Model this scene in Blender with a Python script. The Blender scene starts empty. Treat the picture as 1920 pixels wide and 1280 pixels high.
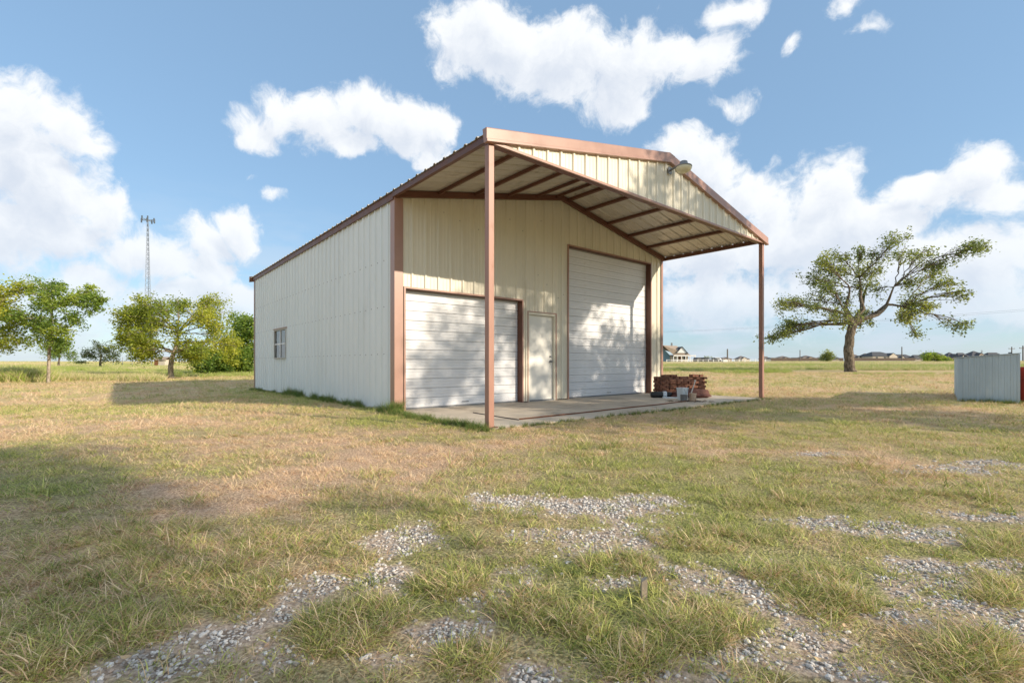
import bpy, bmesh, math, random
import numpy as np
from mathutils import Vector, Matrix, noise as mnoise

# ------------------------------------------------------------------ camera, world, sun, exposure
scene = bpy.context.scene
COL = scene.collection
FPX, HY, CAMH = 897.85, 679.66, 0.948          # focal length and horizon of the 1920 px photograph
AZ = math.radians(117.0)                        # sun azimuth clockwise from +Y
EL = math.radians(22.5)

cd = bpy.data.cameras.new('camera'); cam = bpy.data.objects.new('camera', cd); COL.objects.link(cam)
cam.location = (0, 0, CAMH); cam.rotation_euler = (math.radians(90), 0, 0)
cd.sensor_width = 36; cd.lens = FPX / 1920 * 36; cd.shift_y = (HY - 640) / 1920
cd.clip_start = 0.05; cd.clip_end = 9000
scene.camera = cam
scene.view_settings.view_transform = 'Standard'; scene.view_settings.look = 'None'
scene.view_settings.gamma = 1; scene.view_settings.use_curve_mapping = False
scene.view_settings.exposure = 0.86
scene.render.resolution_x = 1024; scene.render.resolution_y = 682

sd = bpy.data.lights.new('sun', 'SUN'); sun = bpy.data.objects.new('sun', sd); COL.objects.link(sun)
sd.energy = 3.25; sd.angle = math.radians(0.6); sd.color = (1.0, 0.86, 0.68)
sdir = Vector((math.sin(AZ) * math.cos(EL), math.cos(AZ) * math.cos(EL), math.sin(EL)))
sun.rotation_euler = sdir.to_track_quat('Z', 'Y').to_euler()

def nd(nt, typ, ins=None, **props):
    n = nt.nodes.new(typ)
    for k, v in props.items(): setattr(n, k, v)
    if ins:
        for k, v in ins.items():
            s = n.inputs[k]
            if isinstance(v, bpy.types.NodeSocket): nt.links.new(v, s)
            else: s.default_value = v
    return n
def mth(nt, op, a, b=0.0, c=None, clamp=False):
    ins = {0: a, 1: b}
    if c is not None: ins[2] = c
    return nd(nt, 'ShaderNodeMath', ins, operation=op, use_clamp=clamp).outputs[0]
def mixc(nt, f, a, b, blend='MIX'):
    n = nt.nodes.new('ShaderNodeMix'); n.data_type = 'RGBA'; n.blend_type = blend
    for i, v in ((0, f), (6, a), (7, b)):
        if isinstance(v, bpy.types.NodeSocket): nt.links.new(v, n.inputs[i])
        else: n.inputs[i].default_value = v if i == 0 else (*v, 1)[:4]
    return n.outputs[2]
def ramp(nt, f, stops, interp='LINEAR'):
    n = nt.nodes.new('ShaderNodeValToRGB'); nt.links.new(f, n.inputs[0]); e = n.color_ramp.elements
    n.color_ramp.interpolation = interp
    while len(e) < len(stops): e.new(0.5)
    for i, (p, c) in enumerate(stops):
        e[i].position = p; e[i].color = (c, c, c, 1) if isinstance(c, (int, float)) else (*c, 1)
    return n.outputs[0]
def maprange(nt, v, a, b, c=0.0, d=1.0, smooth=True):
    n = nt.nodes.new('ShaderNodeMapRange'); n.interpolation_type = 'SMOOTHSTEP' if smooth else 'LINEAR'
    nt.links.new(v, n.inputs[0])
    for i, x in zip((1, 2, 3, 4), (a, b, c, d)): n.inputs[i].default_value = x
    return n.outputs[0]

# clouds: soft ellipses in azimuth / elevation, frayed by fractal noise
BLOBS = [(20,205,90,60),(95,215,80,60),(150,265,60,38),(40,290,120,70),(110,360,130,75),(195,395,55,62),(30,430,110,70),(130,430,110,55),
 (470,232,65,32),(525,210,52,44),(590,232,70,38),(650,262,60,24),(700,205,52,28),(760,228,60,34),(815,226,34,20),(800,285,60,34,.5),
 (520,358,60,22,.24),(470,325,60,20,.22),(385,450,48,40),(452,434,40,34),(395,512,62,44),(250,475,75,38),(185,520,80,34),(310,500,60,40),(140,575,180,48),(360,565,150,40),(440,560,60,36),
 (865,72,62,44),(950,86,110,50),(1050,108,110,56),(1150,128,100,62),(1240,108,84,44),(1320,120,50,40),(1180,190,52,26),(1345,196,80,28,.36),
 (1375,2,90,30,.6),(1600,6,100,34,.55),(1476,76,46,34,.42),(1650,44,80,30,.4),
 (1270,300,48,44),(1330,320,58,56),(1395,375,66,52),(1455,390,60,44),(1545,378,64,60),(1600,430,110,50),(1480,460,200,66),(1350,470,120,90),(1690,430,60,34),(1740,500,120,66),(1850,500,110,66),
 (1760,360,90,40),(1830,325,62,50),(1880,370,72,42),(1720,345,48,22),(1600,540,300,70),(1350,560,160,50),(1830,570,160,48)]
def build_world():
    w = bpy.data.worlds.new('World'); scene.world = w; w.use_nodes = True
    nt = w.node_tree; nt.nodes.clear()
    g = bpy.data.node_groups.new('cloud_field', 'ShaderNodeTree')
    g.interface.new_socket('Vector', in_out='INPUT', socket_type='NodeSocketVector')
    g.interface.new_socket('Field', in_out='OUTPUT', socket_type='NodeSocketFloat')
    gi = g.nodes.new('NodeGroupInput'); go = g.nodes.new('NodeGroupOutput')
    vec = gi.outputs[0]
    warp = nd(g, 'ShaderNodeTexNoise', {'Vector': vec, 'Scale': 7.0, 'Detail': 3.0, 'Roughness': 0.55})
    wv = nd(g, 'ShaderNodeVectorMath', {0: warp.outputs['Color'], 1: (0.5, 0.5, 0.5)}, operation='SUBTRACT').outputs[0]
    wv = nd(g, 'ShaderNodeVectorMath', {0: wv, 3: 0.10}, operation='SCALE'); wv = wv.outputs[0]
    v2 = nd(g, 'ShaderNodeVectorMath', {0: vec, 1: wv}, operation='ADD').outputs[0]
    sp = nd(g, 'ShaderNodeSeparateXYZ', {0: v2})
    X, Y, Z = sp.outputs
    az = mth(g, 'ARCTAN2', X, Y)
    hyp = mth(g, 'SQRT', mth(g, 'ADD', mth(g, 'MULTIPLY', X, X), mth(g, 'MULTIPLY', Y, Y)))
    el = mth(g, 'ARCTAN2', Z, hyp)
    p = nd(g, 'ShaderNodeCombineXYZ', {0: az, 1: el}).outputs[0]
    acc = None
    for (bx, by, rx, ry, *st_) in BLOBS:
        a = math.atan((bx - 960) / FPX); e = math.atan((HY - by) / FPX * math.cos(a))
        ra = rx / FPX * math.cos(a) ** 2 * 1.24; re = ry / FPX * math.cos(a) * 1.24
        d = nd(g, 'ShaderNodeVectorMath', {0: p, 1: (a, e, 0)}, operation='SUBTRACT').outputs[0]
        d = nd(g, 'ShaderNodeVectorMath', {0: d, 1: (1 / ra, 1 / re, 0)}, operation='MULTIPLY').outputs[0]
        l = nd(g, 'ShaderNodeVectorMath', {0: d}, operation='LENGTH').outputs[1]
        if st_: l = mth(g, 'ADD', l, 1 - st_[0])
        acc = l if acc is None else nd(g, 'ShaderNodeMath', {0: acc, 1: l, 2: 0.35}, operation='SMOOTH_MIN').outputs[0]
    inside = mth(g, 'SUBTRACT', 1.0, acc)
    # unseen cloud all round, cover raised to brighten the shaded sides
    st = nd(g, 'ShaderNodeVectorMath', {0: vec, 1: (1, 1, 2.4)}, operation='MULTIPLY').outputs[0]
    gen = nd(g, 'ShaderNodeTexNoise', {'Vector': st, 'Scale': 2.6, 'Detail': 4.0, 'Roughness': 0.5}).outputs['Fac']
    gen = mth(g, 'MULTIPLY', mth(g, 'SUBTRACT', gen, 0.475), 7.0)
    front = maprange(g, mth(g, 'ABSOLUTE', az), 0.86, 1.0)
    high = maprange(g, el, 0.68, 0.85)
    outf = mth(g, 'MAXIMUM', front, high)
    fld = mth(g, 'ADD', mth(g, 'MULTIPLY', inside, mth(g, 'SUBTRACT', 1.0, outf)), mth(g, 'MULTIPLY', gen, outf))
    n1 = nd(g, 'ShaderNodeTexNoise', {'Vector': v2, 'Scale': 12.0, 'Detail': 14.0, 'Roughness': 0.66}).outputs['Fac']
    n1 = mth(g, 'MULTIPLY', mth(g, 'SUBTRACT', n1, 0.5), 2.3)
    fld = mth(g, 'MAXIMUM', fld, -1.2)
    g.links.new(mth(g, 'ADD', fld, n1), go.inputs[0])
    tc = nd(nt, 'ShaderNodeTexCoord').outputs['Generated']
    def field(off):
        v = nd(nt, 'ShaderNodeVectorMath', {0: tc, 1: off}, operation='ADD').outputs[0]
        n = nt.nodes.new('ShaderNodeGroup'); n.node_tree = g; nt.links.new(v, n.inputs[0]); return n.outputs[0]
    f0 = field((0, 0, 0)); f1 = field((0.018, -0.008, 0.035)); 
    alpha = maprange(nt, f0, -0.04, 0.52)
    depth = maprange(nt, f1, 0.0, 1.35)
    sep = nd(nt, 'ShaderNodeSeparateXYZ', {0: tc})
    sky = nd(nt, 'ShaderNodeTexSky', sky_type='NISHITA', sun_disc=False, sun_elevation=EL, sun_rotation=AZ, altitude=100, air_density=1.0, dust_density=0.4, ozone_density=2.4)
    S = 0.118
    skyc = mixc(nt, 1.0, sky.outputs[0], (1.10, 1.12, 1.02), 'MULTIPLY')
    veil = mixc(nt, 0.55, nd(nt, 'ShaderNodeVectorMath', {0: skyc, 3: 0.76}, operation='SCALE').outputs[0], (1.62, 2.62, 4.0))
    # thin haze of cloud towards the horizon
    hz = nd(nt, 'ShaderNodeTexNoise', {'Vector': nd(nt, 'ShaderNodeVectorMath', {0: tc, 1: (1, 1, 3.5)}, operation='MULTIPLY').outputs[0], 'Scale': 6.0, 'Detail': 6.0, 'Roughness': 0.6}).outputs['Fac']
    hzm = mth(nt, 'MULTIPLY', maprange(nt, hz, 0.36, 0.66), maprange(nt, sep.outputs[2], 0.34, 0.03))
    hzm = mth(nt, 'MULTIPLY', hzm, 0.75)
    veil = mixc(nt, hzm, veil, (3.2, 3.6, 4.15))
    lit = (4.75, 4.85, 4.95); shd = (3.0, 3.35, 3.95)
    cc = mixc(nt, mth(nt, 'MULTIPLY', depth, 0.8), lit, shd)
    tint = mixc(nt, maprange(nt, sep.outputs[2], 0.30, 0.02), cc, mixc(nt, 0.45, cc, (3.4, 3.85, 4.4)))
    al = mth(nt, 'MULTIPLY', alpha, maprange(nt, sep.outputs[2], 0.01, 0.16, 0.45, 0.97))
    col = mixc(nt, al, veil, tint)
    bg = nd(nt, 'ShaderNodeBackground', {'Color': col, 'Strength': S})
    out = nd(nt, 'ShaderNodeOutputWorld'); nt.links.new(bg.outputs[0], out.inputs[0])
    w.cycles.sampling_method = 'MANUAL'; w.cycles.sample_map_resolution = 512
build_world()

random.seed(7); RNG = np.random.default_rng(11)
def R(): return random.random()
def U(a, b): return random.uniform(a, b)

# ------------------------------------------------------------------ terrain
def sm(t): t = np.clip(t, 0, 1); return t * t * (3 - 2 * t)
def terrain(x, y):
    x = np.asarray(x, float); y = np.asarray(y, float)
    r = np.hypot(x, y)
    z = 0.0063 * np.clip(r - 14, 0, 300)
    z = z - 0.18 * sm((-x - 4) / 9) * sm((y - 7) / 7)
    z = z - 0.02 - 12 * sm((r - 420) / 2500)
    # low swells
    z = z + 0.02 * np.sin(x * 0.9 + 1) * np.cos(y * 0.7) * sm((r - 5) / 6) * (1 - sm((r - 60) / 60)) * sm((np.abs(x + y * 0.4) - 4) / 5)
    return z
def gpt(px, py):
    """ground point seen at a pixel of the photograph"""
    k = (px - 960) / FPX; s = (py - HY) / FPX; d = CAMH / max(s, 1e-4)
    for _ in range(30): d = 0.5 * d + 0.5 * (CAMH - float(terrain(k * d, d))) / max(s, 1e-4)
    return k * d, d
def at(px, d): return (px - 960) / FPX * d, d
def zat(py, d): return CAMH + (HY - py) / FPX * d

# building frame
BA = 0.694; BL = Vector((-2.281, 9.36, 0)); W, D, C = 9.145, 12.08, 3.05
def bl(u, v): return BL.x + u * math.cos(BA) - v * math.sin(BA), BL.y + u * math.sin(BA) + v * math.cos(BA)
def bl_inv(x, y):
    dx, dy = x - BL.x, y - BL.y
    return dx * math.cos(BA) + dy * math.sin(BA), -dx * math.sin(BA) + dy * math.cos(BA)

# smooth value noise for the scattering masks
_perm = RNG.random((256, 256))
def vnoise(x, y, s):
    x = np.asarray(x) * s; y = np.asarray(y) * s
    xi = np.floor(x).astype(int); yi = np.floor(y).astype(int); fx = x - xi; fy = y - yi
    fx = fx * fx * (3 - 2 * fx); fy = fy * fy * (3 - 2 * fy)
    a = _perm[xi & 255, yi & 255]; b = _perm[(xi + 1) & 255, yi & 255]; c = _perm[xi & 255, (yi + 1) & 255]; d = _perm[(xi + 1) & 255, (yi + 1) & 255]
    return (a * (1 - fx) + b * fx) * (1 - fy) + (c * (1 - fx) + d * fx) * fy
def fbm(x, y, s, o=4):
    t = 0; a = 0.5
    for i in range(o): t = t + a * vnoise(x + 13.7 * i, y - 7.1 * i, s * 2 ** i); a *= 0.5
    return t / (1 - 0.5 ** o)
# bare gravel patches: pixel centre and half sizes
GRAV = [(770,1010,55,26),(940,938,50,13),(1030,945,45,12),(1130,955,80,18),(1210,945,55,14),(700,1085,60,22),(590,1110,70,24),(520,1160,75,28),(430,1205,90,32),(330,1250,95,34),(620,1090,55,16),
 (1000,1005,60,18),(1100,1010,110,22),(1220,1070,70,20),(960,1070,50,16),(1340,1100,90,26),(1430,1150,80,30),(1500,1200,75,28),(1560,1255,90,34),(1400,1200,70,30),(1440,1075,80,20),
 (1550,982,80,12),(1640,990,110,14),(1740,1000,70,12),(1850,970,80,12),(1720,1090,90,26),(1800,1130,90,30),(1880,1170,80,36),(1740,1060,60,18),(1680,1160,50,18),
 (1530,851,36,4),(1840,868,50,6),(1810,880,60,6),(1700,885,40,4),(850,1190,60,22),(760,1240,60,26),(900,1120,50,18),(1230,1260,120,34),(1330,1230,80,26),(1000,1270,110,24),(640,1150,40,16),(500,1240,80,30),(1160,1090,40,14),(1860,1060,50,14)]
_gb = []
for (px, py, rx, ry) in GRAV:
    cx, cy = gpt(px, py); rxm = rx / FPX * cy
    d0 = CAMH * FPX / (py - ry - HY); d1 = CAMH * FPX / (py + ry - HY)
    _gb.append((cx, cy, rxm, max(0.07, (d0 - d1) / 2)))
def gravel(x, y):
    f = np.full(np.shape(x), -9.0)
    for (cx, cy, rx, ry) in _gb:
        f = np.maximum(f, 1.1 - np.hypot((x - cx) / rx, (y - cy) / ry))
    return f + (fbm(x, y, 2.6, 4) - 0.5) * 1.7 + (fbm(x + 5, y, 11.0, 3) - 0.5) * 2.3 - 0.24
def greenness(x, y):
    """0 dry straw .. 1 green"""
    g = (fbm(x + 40, y + 3, 0.55, 4) - 0.5) * 1.1 + 0.51 + (fbm(x, y, 2.4, 3) - 0.5) * 0.9
    r = np.hypot(x, y)
    g = g + 0.12 * sm((3.6 - r) / 2) + 0.06 * sm((x + 1) / 3) * (1 - sm((r - 9) / 6))
    g = g - 0.12 * sm((r - 5.0) / 5)
    # dry swathes raked into arcs left of the slab
    for (px, py, rx, ry, am) in ((560,905,150,38,.6),(700,850,130,22,.6),(800,870,40,30,.6),(430,835,150,16,.22),(140,800,190,14,.2),(330,915,110,20,.5),(1430,846,150,7,.5),(1860,870,100,8,.2),(100,950,110,20,.12)):
        cx, cy = gpt(px, py); ryy = CAMH * FPX / (py - ry - HY) - cy
        g = g - am * np.exp(-(((x - cx) / (rx / FPX * cy)) ** 2 + ((y - cy) / ryy) ** 2))
    # strip along the building's shaded side
    u, v = (x - BL.x) * math.cos(BA) + (y - BL.y) * math.sin(BA), -(x - BL.x) * math.sin(BA) + (y - BL.y) * math.cos(BA)
    g = g + 0.35 * sm((u + 2.2) / 1.5) * sm((v + 4.5) / 1.5) * (u < 0) * (v < D)
    return np.clip(g, 0, 1)
def field_edge(x, y):
    """>0 beyond the mown yard"""
    az = np.degrees(np.arctan2(x, y))
    e = np.interp(az, [-180, -60, -47, -28, 15, 30, 60, 180], [30, 24, 25, 36, 42, 45, 40, 35])
    return np.hypot(x, y) * np.cos(np.radians(np.clip(az, -50, 50))) - e + (fbm(x, y, 0.2, 3) - 0.5) * 6
def on_slab(x, y, m=0.0):
    u, v = (x - BL.x) * math.cos(BA) + (y - BL.y) * math.sin(BA), -(x - BL.x) * math.sin(BA) + (y - BL.y) * math.cos(BA)
    return (u > -0.02 - m) & (u < W + 0.02 + m) & (v > -C - 0.1 - m) & (v < D + m)

# ------------------------------------------------------------------ materials
MATS = {}
def newmat(name):
    m = bpy.data.materials.new(name); m.use_nodes = True; nt = m.node_tree; nt.nodes.clear(); MATS[name] = m
    o = nt.nodes.new('ShaderNodeOutputMaterial'); return m, nt, o
def simple(name, col, rough=0.6, metal=0.0, var=0.12, scale=3.0, bump=0.0, bscale=30.0, streak=None, dirt=None, spec=0.5, stretch=(1, 1, 1)):
    m, nt, o = newmat(name)
    tc = nd(nt, 'ShaderNodeTexCoord').outputs['Object']
    mp = nd(nt, 'ShaderNodeVectorMath', {0: tc, 1: stretch}, operation='MULTIPLY').outputs[0]
    n = nd(nt, 'ShaderNodeTexNoise', {'Vector': mp, 'Scale': scale, 'Detail': 7.0, 'Roughness': 0.62}).outputs['Fac']
    k = maprange(nt, n, 0.25, 0.75, 1 - var, 1 + var, False)
    c = nd(nt, 'ShaderNodeVectorMath', {0: (*col,), 3: k}, operation='SCALE').outputs[0]
    if dirt:
        n2 = nd(nt, 'ShaderNodeTexNoise', {'Vector': mp, 'Scale': dirt[1], 'Detail': 9.0, 'Roughness': 0.7}).outputs['Fac']
        c = mixc(nt, mth(nt, 'MULTIPLY', maprange(nt, n2, dirt[2], dirt[2] + 0.14), dirt[3]), c, dirt[0])
    oi = nd(nt, 'ShaderNodeObjectInfo').outputs['Random']
    c = nd(nt, 'ShaderNodeVectorMath', {0: c, 3: maprange(nt, oi, 0, 1, 1 - var * 0.35, 1 + var * 0.35, False)}, operation='SCALE').outputs[0]
    b = nd(nt, 'ShaderNodeBsdfPrincipled', {'Base Color': c, 'Metallic': metal, 'Specular IOR Level': spec})
    rr = maprange(nt, n, 0.3, 0.7, rough - 0.08, min(1, rough + 0.1), False); nt.links.new(rr, b.inputs['Roughness'])
    if bump > 0:
        bn = nd(nt, 'ShaderNodeTexNoise', {'Vector': mp, 'Scale': bscale, 'Detail': 6.0}).outputs['Fac']
        nt.links.new(nd(nt, 'ShaderNodeBump', {'Height': bn, 'Strength': bump, 'Distance': 0.02}).outputs[0], b.inputs['Normal'])
    nt.links.new(b.outputs[0], o.inputs[0]); return m
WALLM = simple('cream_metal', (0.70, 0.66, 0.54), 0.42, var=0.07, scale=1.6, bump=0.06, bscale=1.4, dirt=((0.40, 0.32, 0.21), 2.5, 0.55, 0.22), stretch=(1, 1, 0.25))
SIDEM = simple('shade_tinted_metal', (0.73, 0.755, 0.735), 0.45, var=0.05, scale=1.6, bump=0.04, bscale=1.4, dirt=((0.42, 0.38, 0.30), 2.5, 0.55, 0.13), stretch=(1, 1, 0.25))  # same cream panels, with the shaded side's grey-blue skylight put into the colour
ROOFM = simple('galvanised_roof', (0.55, 0.51, 0.45), 0.42, metal=0.25, var=0.14, scale=1.2, dirt=((0.26, 0.22, 0.17), 2.0, 0.52, 0.5))
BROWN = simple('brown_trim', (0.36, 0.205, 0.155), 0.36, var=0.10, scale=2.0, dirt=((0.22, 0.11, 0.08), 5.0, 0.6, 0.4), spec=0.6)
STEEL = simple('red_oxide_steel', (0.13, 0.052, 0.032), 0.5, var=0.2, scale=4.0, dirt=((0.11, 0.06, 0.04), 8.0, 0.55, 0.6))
POSTM = simple('brown_post_paint', (0.35, 0.185, 0.135), 0.42, var=0.16, scale=2.5, dirt=((0.27, 0.10, 0.05), 4.0, 0.55, 0.5), stretch=(1, 1, 0.5))
DOORW = simple('white_door', (0.72, 0.73, 0.75), 0.4, var=0.05, scale=1.5, dirt=((0.50, 0.46, 0.40), 2.0, 0.55, 0.2))
PDOOR = simple('off_white_paint', (0.74, 0.73, 0.68), 0.45, var=0.04, dirt=((0.5, 0.46, 0.38), 3.0, 0.58, 0.3))
SEAL = simple('dark_seam', (0.38, 0.37, 0.36), 0.7)
CONC = simple('concrete', (0.52, 0.45, 0.355), 0.85, var=0.16, scale=1.3, bump=0.35, bscale=45, dirt=((0.24, 0.19, 0.14), 1.1, 0.50, 0.55))
BRICK = simple('brick_red', (0.24, 0.105, 0.065), 0.9, var=0.65, scale=9.0, bump=0.5, bscale=40, dirt=((0.36, 0.22, 0.14), 5.0, 0.5, 0.5))
GALV = simple('weathered_galvanised', (0.42, 0.50, 0.55), 0.5, metal=0.3, var=0.14, scale=2.2, bump=0.2, bscale=3, dirt=((0.50, 0.56, 0.58), 3.0, 0.54, 0.6), stretch=(1, 1, 0.4))
REDM = simple('faded_red_metal', (0.30, 0.07, 0.05), 0.55, var=0.2, dirt=((0.18, 0.08, 0.05), 3.0, 0.5, 0.6))
BLACKM = simple('black_plastic', (0.025, 0.027, 0.028), 0.5)
WHITEM = simple('white_plastic', (0.62, 0.68, 0.72), 0.5, var=0.1, dirt=((0.35, 0.33, 0.28), 6.0, 0.55, 0.6))
GREYM = simple('grey_metal', (0.22, 0.23, 0.24), 0.5, metal=0.3)
RUSTM = simple('rusty_steel', (0.20, 0.075, 0.035), 0.85, var=0.35, scale=12, bump=0.4)
TANM = simple('dented_tan_tin', (0.50, 0.36, 0.25), 0.6, var=0.2, scale=8, dirt=((0.20, 0.09, 0.05), 9.0, 0.5, 0.8))
WOODM = simple('weathered_wood', (0.36, 0.29, 0.21), 0.85, var=0.25, scale=6, bump=0.3)
SACKM = simple('rust_brown_tarp', (0.105, 0.040, 0.030), 0.75, var=0.25, scale=5, bump=0.4, bscale=12)
BLUEW = simple('blue_siding', (0.15, 0.27, 0.36), 0.7)
WHITEP = simple('white_paint', (0.80, 0.78, 0.75), 0.6)
ROOFTAN = simple('tan_shingle', (0.30, 0.235, 0.18), 0.9, var=0.2, scale=2)
ROOFDK = simple('dark_shingle', (0.075, 0.078, 0.086), 0.9, var=0.25, scale=1)
ROOFBR = simple('brown_grey_shingle', (0.16, 0.135, 0.12), 0.9, var=0.25, scale=1)
HOUSEB = simple('house_brick', (0.36, 0.29, 0.24), 0.9, var=0.15)
HOUSET = simple('house_tan', (0.55, 0.48, 0.40), 0.9, var=0.1)
FENCEW = simple('dark_wood_fence', (0.12, 0.09, 0.07), 0.9, var=0.2)
POLEM = simple('utility_pole_wood', (0.16, 0.14, 0.125), 0.9)
TOWERM = simple('tower_steel', (0.20, 0.23, 0.27), 0.6, metal=0.3)
CARDK = simple('dark_car_paint', (0.02, 0.022, 0.03), 0.25, var=0.02)
CARWH = simple('white_car_paint', (0.75, 0.76, 0.78), 0.3, var=0.02)
TYRE = simple('tyre_rubber', (0.02, 0.02, 0.02), 0.9)
CURT = simple('window_blind', (0.62, 0.62, 0.58), 0.8)
def glass_mat(name, col, rough=0.05):
    m, nt, o = newmat(name)
    b = nd(nt, 'ShaderNodeBsdfPrincipled', {'Base Color': (*col, 1), 'Roughness': rough, 'Specular IOR Level': 0.9})
    nt.links.new(b.outputs[0], o.inputs[0]); return m
GLASS = glass_mat('dark_glass', (0.03, 0.04, 0.05))
m, nt, o = newmat('clear_glass')
fr = nd(nt, 'ShaderNodeFresnel', {'IOR': 1.6}).outputs[0]
mx = nd(nt, 'ShaderNodeMixShader', {0: mth(nt, 'ADD', fr, 0.06), 1: nd(nt, 'ShaderNodeBsdfTransparent', {'Color': (0.86, 0.9, 0.9, 1)}).outputs[0], 2: nd(nt, 'ShaderNodeBsdfGlossy', {'Roughness': 0.02}).outputs[0]})
nt.links.new(mx.outputs[0], o.inputs[0]); CLEAR = m
LENS = simple('lamp_lens', (0.66, 0.62, 0.45), 0.3, var=0.05)
def bark_mat(name, c1, c2):
    m, nt, o = newmat(name)
    tc = nd(nt, 'ShaderNodeTexCoord').outputs['Object']
    mp = nd(nt, 'ShaderNodeVectorMath', {0: tc, 1: (1, 1, 0.3)}, operation='MULTIPLY').outputs[0]
    n = nd(nt, 'ShaderNodeTexNoise', {'Vector': mp, 'Scale': 9.0, 'Detail': 8.0, 'Roughness': 0.7}).outputs['Fac']
    c = mixc(nt, maprange(nt, n, 0.4, 0.62), c1, c2)
    b = nd(nt, 'ShaderNodeBsdfPrincipled', {'Base Color': c, 'Roughness': 0.95, 'Specular IOR Level': 0.2})
    nt.links.new(nd(nt, 'ShaderNodeBump', {'Height': n, 'Strength': 0.9, 'Distance': 0.08}).outputs[0], b.inputs['Normal'])
    nt.links.new(b.outputs[0], o.inputs[0]); return m
BARK = bark_mat('bark_brown', (0.085, 0.068, 0.05), (0.25, 0.205, 0.155))
BARKL = bark_mat('bark_pale', (0.22, 0.18, 0.13), (0.46, 0.39, 0.30))
def leaf_mat(name, dark, mid, light):
    m, nt, o = newmat(name)
    a = nd(nt, 'ShaderNodeAttribute', attribute_name='v').outputs['Fac']
    c = ramp(nt, a, [(0.0, dark), (0.5, mid), (1.0, light)])
    d = nd(nt, 'ShaderNodeBsdfPrincipled', {'Base Color': c, 'Roughness': 0.5, 'Specular IOR Level': 0.35})
    t = nd(nt, 'ShaderNodeBsdfTranslucent', {'Color': mixc(nt, 1.0, c, (1.5, 1.5, 0.7), 'MULTIPLY')})
    s = nd(nt, 'ShaderNodeMixShader', {0: 0.46, 1: d.outputs[0], 2: t.outputs[0]})
    nt.links.new(s.outputs[0], o.inputs[0]); return m
LEAFY = leaf_mat('leaf_yellow_green', (0.10, 0.16, 0.03), (0.28, 0.33, 0.05), (0.52, 0.50, 0.07))
LEAFG = leaf_mat('leaf_green', (0.08, 0.15, 0.035), (0.21, 0.30, 0.055), (0.42, 0.46, 0.08))
LEAFO = leaf_mat('leaf_olive', (0.09, 0.13, 0.06), (0.22, 0.26, 0.09), (0.44, 0.42, 0.12))
LEAFD = leaf_mat('leaf_dark', (0.03, 0.05, 0.02), (0.065, 0.095, 0.03), (0.13, 0.15, 0.045))

def ground_mat():
    m, nt, o = newmat('yard_ground')
    tc = nd(nt, 'ShaderNodeTexCoord').outputs['Object']
    A = lambda k: nd(nt, 'ShaderNodeAttribute', attribute_name=k).outputs['Fac']
    gr, gv, fl, far = A('green'), A('gravel'), A('field'), A('far')
    nz = lambda s, d=8.0, r=0.65: nd(nt, 'ShaderNodeTexNoise', {'Vector': tc, 'Scale': s, 'Detail': d, 'Roughness': r}).outputs['Fac']
    fine = nz(60.0); med = nz(7.0)
    straw = mixc(nt, maprange(nt, fine, 0.35, 0.68), (0.30, 0.185, 0.115), (0.80, 0.58, 0.40))
    green = mixc(nt, maprange(nt, fine, 0.35, 0.68), (0.14, 0.14, 0.05), (0.42, 0.40, 0.17))
    yard = mixc(nt, mth(nt, 'ADD', gr, mth(nt, 'MULTIPLY', mth(nt, 'SUBTRACT', med, 0.5), 0.7), clamp=True), straw, green)
    yfar = mixc(nt, mth(nt, 'ADD', gr, mth(nt, 'MULTIPLY', mth(nt, 'SUBTRACT', nz(1.1), 0.5), 0.9), clamp=True), (0.62, 0.435, 0.265), (0.46, 0.42, 0.175))
    yard = mixc(nt, far, yard, yfar)
    soil = mixc(nt, maprange(nt, fine, 0.3, 0.7), (0.26, 0.19, 0.14), (0.60, 0.48, 0.37))
    vo = nd(nt, 'ShaderNodeTexVoronoi', {'Vector': tc, 'Scale': 75.0}).outputs
    peb = mixc(nt, maprange(nt, vo['Distance'], 0.25, 0.62), mixc(nt, vo['Color'], (0.44, 0.41, 0.37), (0.72, 0.68, 0.63)), (0.22, 0.17, 0.13))
    gcol = mixc(nt, maprange(nt, gv, 0.15, 0.75), soil, peb)
    yard = mixc(nt, maprange(nt, gv, -0.7, 0.2), yard, gcol)
    sp = nd(nt, 'ShaderNodeVectorMath', {0: tc, 1: (0.25, 1, 1)}, operation='MULTIPLY').outputs[0]
    fn = nd(nt, 'ShaderNodeTexNoise', {'Vector': sp, 'Scale': 0.12, 'Detail': 8.0, 'Roughness': 0.6}).outputs['Fac']
    fn2 = nz(2.0)
    field = mixc(nt, maprange(nt, fn, 0.38, 0.62), (0.25, 0.32, 0.07), (0.50, 0.46, 0.20))
    field = mixc(nt, mth(nt, 'MULTIPLY', maprange(nt, fn2, 0.4, 0.7), 0.5), field, (0.12, 0.15, 0.045))
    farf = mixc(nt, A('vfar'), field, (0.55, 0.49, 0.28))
    c = mixc(nt, fl, yard, farf)
    b = nd(nt, 'ShaderNodeBsdfPrincipled', {'Base Color': c, 'Roughness': 0.95, 'Specular IOR Level': 0.15})
    h = mth(nt, 'ADD', fine, mth(nt, 'MULTIPLY', vo['Distance'], mth(nt, 'MULTIPLY', gv, -1.0)))
    nt.links.new(nd(nt, 'ShaderNodeBump', {'Height': h, 'Strength': 0.7, 'Distance': 0.015}).outputs[0], b.inputs['Normal'])
    nt.links.new(b.outputs[0], o.inputs[0]); return m
GROUND = ground_mat()
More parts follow.
